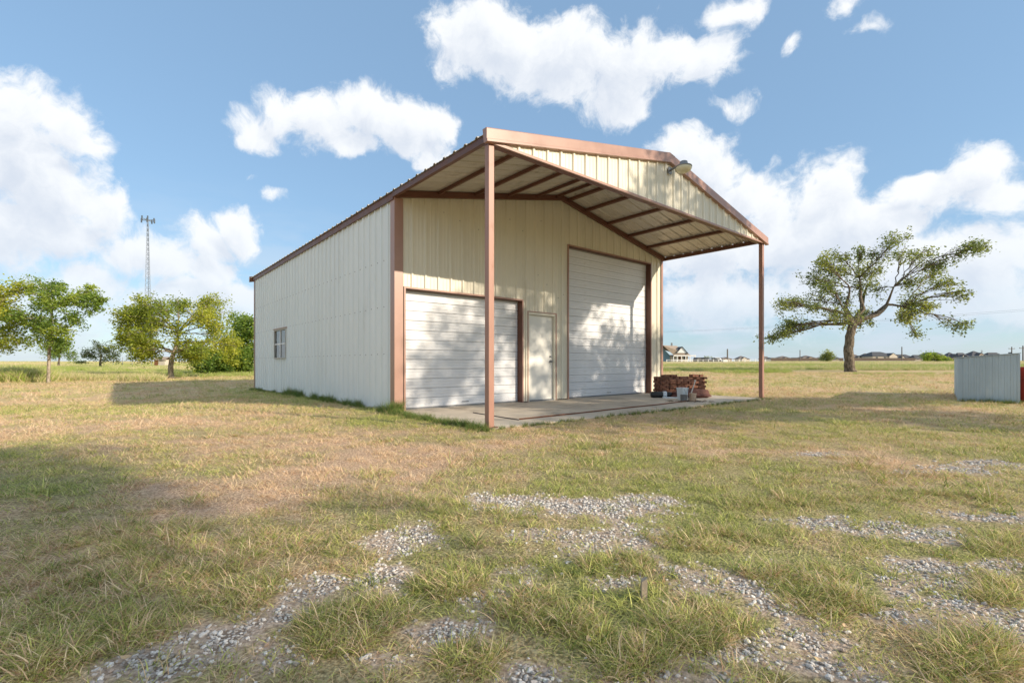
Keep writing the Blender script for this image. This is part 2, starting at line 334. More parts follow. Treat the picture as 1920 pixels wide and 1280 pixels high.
def blade_mat(name, dryc, drylight, green, greenlight, trans=0.3):
    m, nt, o = newmat(name)
    g = nd(nt, 'ShaderNodeAttribute', attribute_name='green', attribute_type='INSTANCER').outputs['Fac']
    v = nd(nt, 'ShaderNodeAttribute', attribute_name='v').outputs['Fac']
    q = nd(nt, 'ShaderNodeAttribute', attribute_name='q').outputs['Fac']
    dry = mixc(nt, q, dryc, drylight); gre = mixc(nt, q, green, greenlight)
    t = maprange(nt, mth(nt, 'SUBTRACT', g, v), -0.14, 0.14)
    c = mixc(nt, t, dry, gre)
    d = nd(nt, 'ShaderNodeBsdfPrincipled', {'Base Color': c, 'Roughness': 0.55, 'Specular IOR Level': 0.3})
    tr = nd(nt, 'ShaderNodeBsdfTranslucent', {'Color': c})
    s = nd(nt, 'ShaderNodeMixShader', {0: trans, 1: d.outputs[0], 2: tr.outputs[0]})
    nt.links.new(s.outputs[0], o.inputs[0]); return m
BLADE = blade_mat('grass_blade', (0.50, 0.295, 0.17), (0.95, 0.76, 0.50), (0.12, 0.18, 0.035), (0.70, 0.70, 0.22))
BLADEF = blade_mat('field_blade', (0.58, 0.47, 0.24), (0.78, 0.68, 0.42), (0.22, 0.33, 0.05), (0.46, 0.52, 0.12))
BLADEW = blade_mat('weed_blade', (0.28, 0.24, 0.08), (0.40, 0.36, 0.14), (0.07, 0.15, 0.03), (0.18, 0.28, 0.06))
def stone_mat():
    m, nt, o = newmat('gravel_stone')
    r = nd(nt, 'ShaderNodeObjectInfo').outputs['Random']
    tc = nd(nt, 'ShaderNodeTexCoord').outputs['Object']
    n = nd(nt, 'ShaderNodeTexNoise', {'Vector': tc, 'Scale': 2.0, 'Detail': 6.0}).outputs['Fac']
    c = ramp(nt, r, [(0.0, (0.28, 0.25, 0.22)), (0.35, (0.48, 0.44, 0.40)), (0.7, (0.64, 0.61, 0.56)), (0.93, (0.78, 0.75, 0.70)), (1.0, (0.40, 0.28, 0.20))])
    c = mixc(nt, mth(nt, 'MULTIPLY', maprange(nt, n, 0.4, 0.7), 0.4), c, (0.28, 0.23, 0.18))
    b = nd(nt, 'ShaderNodeBsdfPrincipled', {'Base Color': c, 'Roughness': 0.85})
    nt.links.new(b.outputs[0], o.inputs[0]); return m
STONE = stone_mat()

# ------------------------------------------------------------------ mesh helpers
def tag(o, label=None, cat=None, group=None, kind=None):
    for k, v in (('label', label), ('category', cat), ('group', group), ('kind', kind)):
        if v: o[k] = v
    return o
def empty(name, loc, rz=0):
    o = bpy.data.objects.new(name, None); COL.objects.link(o); o.location = loc; o.rotation_euler = (0, 0, rz); o.empty_display_size = 0.1; return o
def link(name, me, mat, parent=None, smooth=False):
    if mat and not me.materials: me.materials.append(mat)
    o = bpy.data.objects.new(name, me); COL.objects.link(o)
    if parent: o.parent = parent
    if smooth:
        for p in me.polygons: p.use_smooth = True
    return o
class MB:
    def __init__(s): s.v = []; s.f = []
    def add(s, vs, fs):
        n = len(s.v); s.v += [tuple(v) for v in vs]; s.f += [tuple(i + n for i in f) for f in fs]; return s
    def box(s, x0, x1, y0, y1, z0, z1):
        return s.add([(x0,y0,z0),(x1,y0,z0),(x1,y1,z0),(x0,y1,z0),(x0,y0,z1),(x1,y0,z1),(x1,y1,z1),(x0,y1,z1)],
                     [(0,3,2,1),(4,5,6,7),(0,1,5,4),(1,2,6,5),(2,3,7,6),(3,0,4,7)])
    def hexa(s, p): # 8 points, bottom 4 then top 4
        return s.add(p, [(0,3,2,1),(4,5,6,7),(0,1,5,4),(1,2,6,5),(2,3,7,6),(3,0,4,7)])
    def bar(s, a, b, w, h, up=(0, 0, 1)):
        a = Vector(a); b = Vector(b); d = (b - a).normalized(); up = Vector(up)
        sx = d.cross(up); sx = sx.normalized() if sx.length > 1e-4 else Vector((1, 0, 0)); uz = sx.cross(d).normalized()
        q = [(-w/2,-h/2),(w/2,-h/2),(w/2,h/2),(-w/2,h/2)]
        vs = [a + sx*i + uz*j for i, j in q] + [b + sx*i + uz*j for i, j in q]
        return s.add(vs, [(0,1,2,3),(7,6,5,4),(0,4,5,1),(1,5,6,2),(2,6,7,3),(3,7,4,0)])
    def tube(s, pts, rs, n=8, cap=True):
        pts = [Vector(p) for p in pts]; base = len(s.v); ref = None
        for i, p in enumerate(pts):
            d = (pts[min(i+1, len(pts)-1)] - pts[max(i-1, 0)])
            d = d.normalized() if d.length > 1e-9 else Vector((0, 0, 1))
            if ref is None: ref = d.orthogonal().normalized()
            ref = ref - d * ref.dot(d); ref = ref.normalized() if ref.length > 1e-5 else d.orthogonal().normalized()
            bn = d.cross(ref)
            for k in range(n):
                t = 2 * math.pi * k / n; s.v.append(tuple(p + (ref * math.cos(t) + bn * math.sin(t)) * rs[i]))
        for i in range(len(pts) - 1):
            for k in range(n):
                a = base + i*n + k; b = base + i*n + (k+1) % n; s.f.append((a, b, b + n, a + n))
        if cap:
            s.f.append(tuple(base + k for k in range(n))[::-1]); s.f.append(tuple(base + (len(pts)-1)*n + k for k in range(n)))
        return s
    def lathe(s, prof, n=16, o=(0, 0, 0)):
        return s.tube([(o[0], o[1], o[2] + z) for r, z in prof], [r for r, z in prof], n)
    def mesh(s, name='m'):
        me = bpy.data.meshes.new(name); me.from_pydata(s.v, [], s.f); me.update(); return me
    def build(s, name, mat, parent=None, smooth=False): return link(name, s.mesh(name), mat, parent, smooth)
def bevel(o, w=0.004, seg=2):
    m = o.modifiers.new('bevel', 'BEVEL'); m.width = w; m.segments = seg; m.limit_method = 'ANGLE'; return o

# ------------------------------------------------------------------ ground sheet
def build_ground():
    radii = np.concatenate([[0.0], np.geomspace(0.4, 14, 190), np.geomspace(14.5, 4500, 110)])
    na = 720; th = np.linspace(0, 2 * np.pi, na, endpoint=False)
    r, t = np.meshgrid(radii[1:], th, indexing='ij')
    x = (r * np.sin(t)).ravel(); y = (r * np.cos(t)).ravel()
    x = np.concatenate([[0], x]); y = np.concatenate([[0], y]); z = terrain(x, y)
    slab = on_slab(x, y, -0.12); z = np.where(slab, -0.16, z)
    z = np.where(np.hypot(x, y) < 9, z + (fbm(x, y, 1.7, 3) - 0.5) * 0.025 * (~slab), z)
    nr = len(radii) - 1
    i, j = np.meshgrid(np.arange(nr - 1), np.arange(na), indexing='ij'); i = i.ravel(); j = j.ravel(); j2 = (j + 1) % na
    q = np.stack([1 + i*na + j, 1 + (i+1)*na + j, 1 + (i+1)*na + j2, 1 + i*na + j2], 1)
    tr = np.stack([np.zeros(na, int), 1 + np.arange(na), 1 + (np.arange(na) + 1) % na], 1)
    me = bpy.data.meshes.new('ground')
    me.vertices.add(len(x)); me.vertices.foreach_set('co', np.stack([x, y, z], 1).ravel())
    li = np.concatenate([q.ravel()[::1], tr.ravel()]); tot = np.concatenate([np.full(len(q), 4), np.full(len(tr), 3)])
    st = np.concatenate([[0], np.cumsum(tot)[:-1]])
    me.loops.add(len(li)); me.loops.foreach_set('vertex_index', li)
    me.polygons.add(len(tot)); me.polygons.foreach_set('loop_start', st); me.polygons.foreach_set('loop_total', tot)
    me.polygons.foreach_set('use_smooth', np.ones(len(tot), bool))
    me.update(calc_edges=True); me.validate()
    rr = np.hypot(x, y)
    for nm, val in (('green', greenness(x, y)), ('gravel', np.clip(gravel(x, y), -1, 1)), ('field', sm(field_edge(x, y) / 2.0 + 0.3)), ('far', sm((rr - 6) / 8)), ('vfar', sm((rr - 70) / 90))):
        a = me.attributes.new(nm, 'FLOAT', 'POINT'); a.data.foreach_set('value', np.ascontiguousarray(val, dtype=np.float32))
    bm = bmesh.new(); bm.from_mesh(me); bmesh.ops.recalc_face_normals(bm, faces=bm.faces); bm.to_mesh(me); bm.free()
    if me.polygons[1000].normal.z < 0: me.flip_normals()
    o = link('ground', me, GROUND); tag(o, kind='structure'); return o
build_ground()

# ------------------------------------------------------------------ the metal shop
bld = empty('metal_workshop', (BL.x, BL.y, 0), BA)
tag(bld, 'large cream metal workshop with open gable canopy, brown trim and two white roll-up doors', 'workshop')
def roofz(u): return 4.285 + 0.203 * (W / 2 - abs(u - W / 2))
def rib_profile(w=0.9145, h=0.028):
    p = []
    for k in range(3):
        x = k * w / 3
        p += [(x, h), (x + 0.018, h), (x + 0.042, 0), (x + 0.11, 0), (x + 0.12, 0.006), (x + 0.134, 0.006), (x + 0.144, 0), (x + 0.195, 0), (x + 0.205, 0.006), (x + 0.219, 0.006), (x + 0.229, 0), (x + 0.27, 0), (x + 0.2868, h)]
    p.append((w, h)); return p
PROF = rib_profile()
def interp(prof, x):
    for (a, ha), (b, hb) in zip(prof, prof[1:]):
        if a - 1e-9 <= x <= b + 1e-9: return ha + (hb - ha) * ((x - a) / (b - a) if b > a else 0)
    return prof[-1][1]
def wall_panels(length, to3, top, opens, mat, parent, name='wall_panel', bot=0.02, shift=0.0):
    """opens: list of (a, b, zlo, zhi); to3(x, h, z) maps to local coordinates"""
    k = 0; x0 = -shift
    while x0 < length - 1e-6:
        xs = {round(max(0, min(length, x0 + p)), 5) for p, _ in PROF} | {round(e, 5) for o_ in opens for e in o_[:2] if x0 < e < x0 + 0.9145 and 0 < e < length}
        if name == 'wall_panel' or True:
            mid = length / 2
            if x0 < mid < x0 + 0.9145: xs.add(round(mid, 5))
        xs = sorted(xs); mb = MB()
        for a, b in zip(xs, xs[1:]):
            if b - a < 1e-5: continue
            ha, hb = interp(PROF, a - x0), interp(PROF, b - x0); m_ = (a + b) / 2
            spans = [(bot if not callable(bot) else None, None)]
            lo0, lo1 = (bot(a), bot(b)) if callable(bot) else (bot, bot)
            segs = [(lo0, lo1, top(a), top(b))]
            for (oa, ob, zl, zh) in opens:
                if oa < m_ < ob:
                    ns = []
                    for (l0, l1, t0, t1) in segs:
                        if zl > l0 + 1e-3: ns.append((l0, l1, zl, zl))
                        if zh < t0: ns.append((max(l0, zh), max(l1, zh), t0, t1))
                    segs = ns
            for (l0, l1, t0, t1) in segs:
                if t0 - l0 < 1e-3 and t1 - l1 < 1e-3: continue
                mb.add([to3(a, ha, l0), to3(b, hb, l1), to3(b, hb, t1), to3(a, ha, t0)], [(0, 1, 2, 3)])
        if mb.v:
            o_ = mb.build(name, mat, parent)
        x0 += 0.9145; k += 1
RD1 = (0.206, 3.263, 0, 2.42); PD = (3.45, 4.40, 0, 2.185); RD2 = (4.865, 8.516, 0, 3.985)
wtop = lambda u: roofz(u) - 0.03
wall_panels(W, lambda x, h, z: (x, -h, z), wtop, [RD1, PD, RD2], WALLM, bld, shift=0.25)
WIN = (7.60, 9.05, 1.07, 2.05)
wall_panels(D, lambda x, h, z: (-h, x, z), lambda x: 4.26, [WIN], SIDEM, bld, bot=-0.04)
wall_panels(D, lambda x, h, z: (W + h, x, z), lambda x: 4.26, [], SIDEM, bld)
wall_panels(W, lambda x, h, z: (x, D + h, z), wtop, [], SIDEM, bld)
# screw heads on the two walls
def screws(name, pts, axis):
    mb = MB()
    for (x, y, z) in pts:
        r = 0.008
        if axis == 'x': mb.box(x - 0.008, x, y - r, y + r, z - r, z + r)
        else: mb.box(x - r, x + r, y - 0.008, y, z - r, z + r)
    o_ = mb.build(name, simple(name + '_steel', (0.22, 0.21, 0.20), 0.5, metal=0.6), bld); o_['kind'] = 'stuff'
pts = []
for z in (1.12, 2.08, 3.02):
    x = 0.2
    while x < D - 0.1:
        for dx in (0.0, 0.16): 
            if not (WIN[0] - 0.1 < x + dx < WIN[1] + 0.1 and z < 2.1): pts.append((0.0, x + dx, z + U(-0.004, 0.004)))
        x += 0.9145 / 3
screws('wall_screws', pts, 'x')
pts = []
for z in (2.92, 3.45):
    x = 0.35
    while x < W - 0.2:
        if not (RD2[0] - 0.1 < x < RD2[1] + 0.1) and z < wtop(x) - 0.1: pts.append((x, 0.0, z + U(-0.01, 0.01)))
        x += 0.9145 / 3
for x, z in ((1.1, 4.1), (1.5, 4.0), (2.0, 3.9), (2.9, 4.3), (3.3, 4.1), (3.9, 4.45), (4.3, 4.2), (2.4, 2.7), (4.1, 2.9), (4.5, 2.6), (4.7, 2.7), (3.8, 3.1)): pts.append((x, 0.0, z))
screws('facade_screws', pts, 'y')
# roof panels
def roof_panel(side, v0):
    mb = MB(); h_ = 0.0
    ue = -0.09 if side == 0 else W + 0.09; um = W / 2
    xs = [p for p, _ in PROF]
    vs = []
    for thick in (0.0, 0.006):
        for p, h in PROF:
            vs.append((ue, v0 + p, 4.285 + 0.203 * (-0.09) + h + thick)); vs.append((um, v0 + p, roofz(um) + h + thick))
    n = len(PROF); fs = []
    for k in range(2):
        for i in range(n - 1):
            a = 2 * (k * n + i); fs.append((a, a + 1, a + 3, a + 2) if k == 0 else (a + 2, a + 3, a + 1, a))
    for i in range(n - 1):
        a = 2 * i; b = 2 * (n + i); fs.append((a, a + 2, b + 2, b))
    mb.add(vs, fs); mb.build('roof_panel', ROOFM, bld)
v = -C - 0.10
while v < D + 0.05:
    for s in (0, 1): roof_panel(s, v)
    v += 0.9145
VR0, VR1 = -C - 0.10, v
# ridge cap
mb = MB()
for s in (-1, 1):
    mb.add([(W/2, VR0 - 0.02, roofz(W/2) + 0.045), (W/2 + s*0.18, VR0 - 0.02, roofz(W/2) - 0.035 + 0.045), (W/2 + s*0.18, VR1 + 0.02, roofz(W/2) + 0.01), (W/2, VR1 + 0.02, roofz(W/2) + 0.045)], [(0, 1, 2, 3)])
mb.build('ridge_cap', BROWN, bld)
# rake (gable edge) trim, front: folded profile
def rake(vf, name, sgn):
    for s in (0, 1):
        ue = -0.14 if s == 0 else W + 0.14; um = W / 2
        mb = MB()
        ze = roofz(ue) + 0.05; zm = roofz(um) + 0.05
        prof = [(0.09, 0.004), (0.0, 0.004), (-0.012 , -0.012), (-0.012, -0.155), (-0.026, -0.165), (-0.026, -0.20), (0.0, -0.205), (0.06, -0.205)]
        vs = [(ue, vf + sgn * a, ze + b) for a, b in prof] + [(um, vf + sgn * a, zm + b) for a, b in prof]; n = len(prof)
        mb.add(vs, [(i, i + 1, n + i + 1, n + i) for i in range(n - 1)] + [tuple(range(n))])
        mb.build(name, BROWN, bld)
rake(VR0 - 0.01, 'rake_trim', 1); rake(VR1 + 0.01, 'rake_trim', -1)
# eave trims along the side walls
for s in (0, 1):
    mb = MB(); x = -0.05 if s == 0 else W + 0.03
    mb.box(x - 0.005, x + 0.02, 0.0, D, 4.13, 4.262)
    mb.build('eave_trim', STEEL, bld)
    mb = MB(); mb.box(-0.07 if s == 0 else W, 0.0 if s == 0 else W + 0.07, -C - 0.03, -0.02, 4.165, 4.262); mb.build('eave_beam', STEEL, bld)
# corner trims (folded angles)
def corner(u, v_, su, sv, w=0.15, mat=BROWN):
    mb = MB(); t = 0.034
    mb.box(min(u - su*t, u + su*w), max(u - su*t, u + su*w), min(v_ - sv*t, v_ - sv*(t - 0.006)), max(v_ - sv*t, v_ - sv*(t - 0.006)), 0 if v_ == 0 else -0.02, 4.17)
    mb.box(min(u - su*t, u - su*(t - 0.006)), max(u - su*t, u - su*(t - 0.006)), min(v_ - sv*(t - 0.007), v_ + sv*w), max(v_ - sv*(t - 0.007), v_ + sv*w), -0.02, 4.17)
    mb.build('corner_trim', mat, bld)
corner(0, 0, 1, 1); corner(W, 0, -1, 1, 0.06); corner(0, D, 1, -1, 0.1); corner(W, D, -1, -1)
# facade rafters and purlins, front chord, posts
for s in (0, 1):
    mb = MB(); ue = 0.0 if s == 0 else W
    for (vv, hh, w_) in ((-0.075, 0.13, 0.07),):
        mb.hexa([(ue, vv - w_/2, roofz(ue) - hh), (W/2, vv - w_/2, roofz(W/2) - hh), (W/2, vv + w_/2, roofz(W/2) - hh), (ue, vv + w_/2, roofz(ue) - hh),
                 (ue, vv - w_/2, roofz(ue) - 0.008), (W/2, vv - w_/2, roofz(W/2) - 0.008), (W/2, vv + w_/2, roofz(W/2) - 0.008), (ue, vv + w_/2, roofz(ue) - 0.008)])
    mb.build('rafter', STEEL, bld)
for u in (0.93, 1.86, 2.79, 3.70, 4.36, W - 4.36, W - 3.70, W - 2.79, W - 1.86, W - 0.93):
    z = roofz(u) - 0.006; mb = MB(); a = -C + 0.04
    sl = 0.203 * (1 if u < W / 2 else -1)
    mb.hexa([(u - 0.03, a, z - 0.065 - 0.03*sl), (u + 0.03, a, z - 0.065 + 0.03*sl), (u + 0.03, -0.11, z - 0.065 + 0.03*sl), (u - 0.03, -0.11, z - 0.065 - 0.03*sl),
             (u - 0.03, a, z - 0.03*sl), (u + 0.03, a, z + 0.03*sl), (u + 0.03, -0.11, z + 0.03*sl), (u - 0.03, -0.11, z - 0.03*sl)])
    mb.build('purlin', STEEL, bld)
MB().bar((W/2, -C + 0.1, roofz(W/2) - 0.035), (W/2 , -1.3, roofz(W/2) - 0.05), 0.14, 0.02).build('ridge_insulation', WHITEM, bld)
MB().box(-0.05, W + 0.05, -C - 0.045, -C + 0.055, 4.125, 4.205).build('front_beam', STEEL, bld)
MB().box(-0.04, W + 0.04, -C - 0.085, -C - 0.052, 4.125, 4.165).build('fascia_bottom_trim', BROWN, bld)
wall_panels(W, lambda x, h, z: (x, -C - 0.053 - h, z), lambda u: roofz(u) - 0.01, [], WALLM, bld, name='fascia_panel', bot=4.14, shift=0.1)
for i, u in enumerate((0.0, W)):
    z0 = -0.05
    p = MB().box(u - 0.05, u + 0.05, -C - 0.05, -C + 0.05, z0, 4.122).build('post', POSTM, bld); bevel(p, 0.006)
    pl = MB().box(u - 0.09, u + 0.09, -C - 0.09, -C + 0.09, 0.0, 0.012).build('base_plate', STEEL, p)
    if i == 1:
        mb = MB(); k = (u - 0.058, -C - 0.056)
        mb.tube([(k[0], k[1], 1.28), (k[0] + 0.005, k[1] - 0.004, 1.36), (k[0] - 0.03, k[1], 1.46)], [0.004]*3, 6)
        mb.tube([(k[0] + 0.005, k[1] - 0.004, 1.36), (k[0] + 0.045, k[1] - 0.004, 1.47)], [0.004]*2, 6)
        mb.tube([(u + 0.058*math.cos(t), -C + 0.058*math.sin(t), 1.33) if False else (u + (0.056 if abs(math.cos(t)) > 0.7 else 0.056*1.0) * max(-1, min(1, 1.42*math.cos(t))), -C + 0.056 * max(-1, min(1, 1.42*math.sin(t))), 1.34) for t in [q*math.pi/8 for q in range(17)]], [0.004]*17, 6)
        mb.build('wire_tie', GREYM, p)
# barn light on the front gable
lf = MB().tube([(W/2 + 0.02, -C - 0.09, 4.90), (W/2 + 0.02, -C - 0.20, 4.93), (W/2 + 0.02, -C - 0.32, 4.92)], [0.02, 0.02, 0.02], 10).build('light_fixture', GREYM, bld, True)
MB().lathe([(0.06, 0.10), (0.075, 0.09), (0.085, 0.03), (0.16, 0.0), (0.165, -0.02)], 20, (W/2 + 0.02, -C - 0.40, 4.90)).build('lamp_housing', GREYM, lf, True)
MB().lathe([(0.155, -0.02), (0.16, -0.05), (0.13, -0.10), (0.06, -0.13), (0.0, -0.135)], 20, (W/2 + 0.02, -C - 0.40, 4.90)).build('lamp_lens', LENS, lf, True)
MB().box(W/2 - 0.04, W/2 + 0.08, -C - 0.10, -C - 0.082, 4.84, 4.97).build('mount_plate', GREYM, lf)
# roll-up doors
def rollup(op, nsl, name='roll_up_door'):
    a, b, _, h = op; vr = 0.14
    fr = MB().box(a + 0.006, b - 0.006, vr + 0.022, vr + 0.035, 0.0, h - 0.02).build(name, SEAL, bld)
    hh = (h - 0.05) / nsl
    # one slat: three shallow corrugations and a recessed seam
    pr = [(0.0, 0.009), (0.006, 0.0)]
    nb = 3
    for q in range(nb):
        z0 = 0.012 + (hh - 0.016) * q / nb; dz = (hh - 0.016) / nb
        pr += [(z0, 0.0), (z0 + dz*0.70, 0.0), (z0 + dz*0.80, 0.009), (z0 + dz*0.92, 0.009)]
    pr += [(hh - 0.007, 0.0), (hh - 0.003, 0.009)]
    vs = [(a + 0.01, d, z) for z, d in pr] + [(b - 0.01, d, z) for z, d in pr]; n = len(pr)
    me = bpy.data.meshes.new('slat'); me.from_pydata(vs, [], [(i, n + i, n + i + 1, i + 1) for i in range(n - 1)]); me.update()
    for k in range(nsl):
        s = link('slat', me, DOORW, fr); s.location = (0, vr + U(-0.002, 0.002), 0.03 + k * hh)
    MB().tube([((a+b)/2 - .07, vr, .10), ((a+b)/2 - .07, vr - .035, .10), ((a+b)/2 + .07, vr - .035, .10), ((a+b)/2 + .07, vr, .10)], [.007]*4, 8).build('handle', GREYM, fr)
    bb = MB().box(a + 0.012, b - 0.012, vr - 0.008, vr + 0.02, 0.002, 0.03).build('bottom_bar', GREYM, fr)
    # jambs, header and folded edge trim
    for (x0, x1) in ((a, a + 0.004), (b - 0.004, b)):
        MB().box(x0, x1, -0.028, vr + 0.05, 0.0, h).build('door_jamb', STEEL, bld)
    MB().box(a + 0.004, b - 0.004, -0.028, vr + 0.05, h - 0.004, h).build('door_header', STEEL, bld)
    for (x0, x1, z0, z1) in ((a - 0.035, a, 0.0, h + 0.035), (b, b + 0.035, 0.0, h + 0.035), (a, b, h, h + 0.035)):
        MB().box(x0, x1, -0.038, -0.002, z0, z1).build('door_trim', BROWN, bld)
    MB().box(a, b, vr - 0.012, vr - 0.006, h - 0.035, h - 0.006).build('top_seal', SEAL, fr)
rollup(RD1, 12); rollup(RD2, 20)
# man door
a, b, _, h = PD
d = MB().box(a + 0.055, b - 0.055, 0.055, 0.095, 0.035, h - 0.075).build('entry_door', PDOOR, bld); bevel(d, 0.003)
MB().tube([(b - 0.13, 0.055, 0.98), (b - 0.13, 0.02, 0.98)], [0.03, 0.03], 14).tube([(b - 0.13, 0.02, 0.98), (b - 0.13, 0.0, 0.98), (b - 0.13, -0.02, 0.98)], [0.014, 0.028, 0.022], 14).build('door_knob', GREYM, d, True)
MB().tube([(b - 0.13, 0.055, 1.10), (b - 0.13, 0.035, 1.10)], [0.026, 0.026], 14).build('deadbolt', GREYM, d, True)
fr = MB()
fr.box(a + 0.01, a + 0.05, -0.02, 0.12, 0.002, h - 0.05).box(b - 0.05, b - 0.01, -0.02, 0.12, 0.002, h - 0.05).box(a + 0.01, b - 0.01, -0.02, 0.12, h - 0.07, h - 0.012)
fr.build('entry_door_frame', WALLM, bld)
MB().box(a + 0.05, b - 0.05, -0.01, 0.12, 0.002, 0.03).build('threshold', GREYM, bld)
for (x0, x1, z0, z1) in ((a - 0.02, a + 0.01, 0.0, h + 0.01), (b - 0.01, b + 0.02, 0.0, h + 0.01), (a + 0.01, b - 0.01, h - 0.012, h + 0.01)):
    MB().box(x0, x1, -0.034, -0.0, z0, z1).build('door_trim', BROWN, bld)
# window in the left wall
y0, y1, z0, z1 = WIN
MUN = simple('window_vinyl', (0.42, 0.40, 0.36), 0.5)
wf = MB(); 
wf.box(-0.045, 0.03, y0, y0 + 0.045, z0, z1).box(-0.045, 0.03, y1 - 0.045, y1, z0, z1).box(-0.045, 0.03, y0 + 0.045, y1 - 0.045, z0, z0 + 0.045).box(-0.045, 0.03, y0 + 0.045, y1 - 0.045, z1 - 0.045, z1)
win = wf.build('window', MUN, bld)
ym = (y0 + y1) / 2; zm = (z0 + z1) / 2
MB().box(-0.03, 0.02, ym - 0.02, ym + 0.02, z0 + 0.045, z1 - 0.045).build('mullion', WHITEP, win)
MB().box(-0.026, 0.016, y0 + 0.045, ym - 0.02, zm - 0.018, zm + 0.018).box(-0.026, 0.016, ym + 0.02, y1 - 0.045, zm - 0.018, zm + 0.018).build('sash_rail', WHITEP, win)
for (ya, yb) in ((y0 + 0.045, ym - 0.02), (ym + 0.02, y1 - 0.045)):
    for (za, zb) in ((z0 + 0.045, zm - 0.018), (zm + 0.018, z1 - 0.045)):
        MB().box(-0.004, 0.0, ya, yb, za, zb).build('pane', CLEAR, win)
mb = MB()
for k in range(12): 
    z = z1 - 0.06 - k * 0.036; mb.hexa([(0.05, y0 + 0.05, z - 0.012), (0.05, y1 - 0.05, z - 0.012), (0.08, y1 - 0.05, z + 0.008), (0.08, y0 + 0.05, z + 0.008)] + [(0.05, y0 + 0.05, z - 0.010), (0.05, y1 - 0.05, z - 0.010), (0.08, y1 - 0.05, z + 0.010), (0.08, y0 + 0.05, z + 0.010)])
mb.build('blind', CURT, win)
MB().box(-0.062, -0.0, y0 - 0.02, y1 + 0.02, z1, z1 + 0.03).build('window_flashing', BROWN, bld)

# ------------------------------------------------------------------ slab
sl = empty('concrete_slab', (BL.x, BL.y, 0), BA); sl['kind'] = 'structure'
us = [-0.04, 3.36, 6.2, W + 0.04]
for i in range(3):
    o_ = MB().box(us[i] + 0.003, us[i+1] - 0.003, -C - 0.12, 0.20, -0.14, 0.0).build('slab_section', CONC, sl); bevel(o_, 0.01)
o_ = MB().box(0.02, W - 0.02, 0.206, D - 0.05, -0.14, -0.004).build('slab_section', CONC, sl)

def rod(name, pts, r, mat, label, cat):
    mb = MB(); P = [(*bl(u, v), z) for u, v, z in pts]; mb.tube(P, [r] * len(P), 8); return tag(mb.build(name, mat, None, True), label, cat)
rod('rusty_rod', [(0.95, -2.62, 0.012), (2.4, -2.60, 0.012), (3.7, -2.53, 0.013), (5.2, -2.50, 0.012), (6.9, -2.36, 0.012)], 0.012, RUSTM, 'long rusty red steel rod lying across the front of the slab', 'rod')
rod('dark_rod', [(0.98, -1.25, 0.008), (0.93, -2.0, 0.008), (0.90, -2.66, 0.008)], 0.008, simple('dark_iron', (0.05, 0.04, 0.035), 0.7), 'short dark iron rod lying on the slab behind the left canopy post', 'rod')

# ------------------------------------------------------------------ clutter beside the right corner
bx, by = gpt(1283, 744); 
bs = empty('brick_stack', (bx + 0.07, 13.55, 0.0), math.radians(8)); tag(bs, 'loose stack of red bricks beside the right corner of the workshop', 'brick stack')
bmesh_br = MB().box(-0.10, 0.10, -0.046, 0.046, 0, 0.058).mesh('brick')
bw = bmesh_br
bme = bmesh.new(); bme.from_mesh(bw); bmesh.ops.bevel(bme, geom=bme.edges[:], offset=0.004, segments=1); bme.to_mesh(bw); bme.free()
nb = 0
for row in range(10):
    for dj in range(3):
        x = -0.66
        while x < 0.66:
            endon = ((row + dj) % 2 == 0)
            w_ = 0.104 if endon else 0.21
            topgap = row >= 8 and (fbm(np.array([x * 3 + 5]), np.array([dj * 1.0]), 1.3, 2)[0] < (0.42 if row == 8 else 0.56))
            if not topgap and x + w_ < 0.70 and nb < 290:
                o_ = link('brick', bw, BRICK, bs); o_.location = (x + w_/2 + U(-0.006, 0.006), dj * 0.215 + U(-0.02, 0.02), row * 0.0605 + U(0, 0.004)); nb += 1
                o_.rotation_euler = (0, 0, (math.pi/2 if endon else 0) + U(-0.16, 0.16))
            x += w_ + U(0.002, 0.012)
def lump(name, mat, sz, loc, rz, label, cat, seed=1, amp=0.12, fs=2.5):
    bm = bmesh.new(); bmesh.ops.create_icosphere(bm, subdivisions=4, radius=1)
    for v_ in bm.verts:
        n_ = mnoise.fractal(v_.co * fs + Vector((seed, 0, 0)), 0.8, 2.0, 4)
        p = v_.co * (1 + amp * n_); v_.co = Vector((p.x * sz[0], p.y * sz[1], max(-0.55, p.z) * sz[2] + 0.55 * sz[2]))
    me = bpy.data.meshes.new(name); bm.to_mesh(me); bm.free()
    o_ = link(name, me, mat, None, True); o_.location = loc; o_.rotation_euler = (0, 0, rz); return tag(o_, label, cat)
X = lambda px, d: (px - 960) / FPX * d
lump('rolled_tarp', SACKM, (0.52, 0.17, 0.155), (X(1294, 12.95), 12.95, 0.0), 0.06, 'dark rust-brown bundled tarp slumped against the brick stack', 'tarp', 3, 0.28, 3.2)
# black pipe length with pale end
pr = empty('black_drain_pipe', (X(1238, 13.0), 13.0, 0.0), math.radians(-3)); tag(pr, 'short black plastic drain pipe lying by the workshop corner', 'pipe')
MB().tube([(-0.25, 0, 0.085), (-0.23, 0, 0.085), (0.04, 0, 0.085), (0.06, 0, 0.085)], [0.075, 0.082, 0.082, 0.075], 20).build('pipe_body', BLACKM, pr, True)
MB().tube([(0.06, 0, 0.085), (0.07, 0, 0.085), (0.16, 0, 0.085), (0.165, 0, 0.085)], [0.07, 0.088, 0.088, 0.06], 20).build('pipe_collar', WHITEM, pr, True)
MB().tube([(0.165, 0, 0.085), (0.30, 0, 0.085)], [0.07, 0.066], 20).build('pipe_end', BLACKM, pr, True)
fs_ = MB().box(-0.28, 0.28, -0.12, 0.12, 0, 0.03).build('white_board', WHITEM); fs_.location = (X(1263, 12.75), 12.75, 0.001); fs_.rotation_euler = (0, 0, -0.25); bevel(fs_, 0.004)
tag(fs_, 'flat white board lying on the slab behind the white tub', 'board')
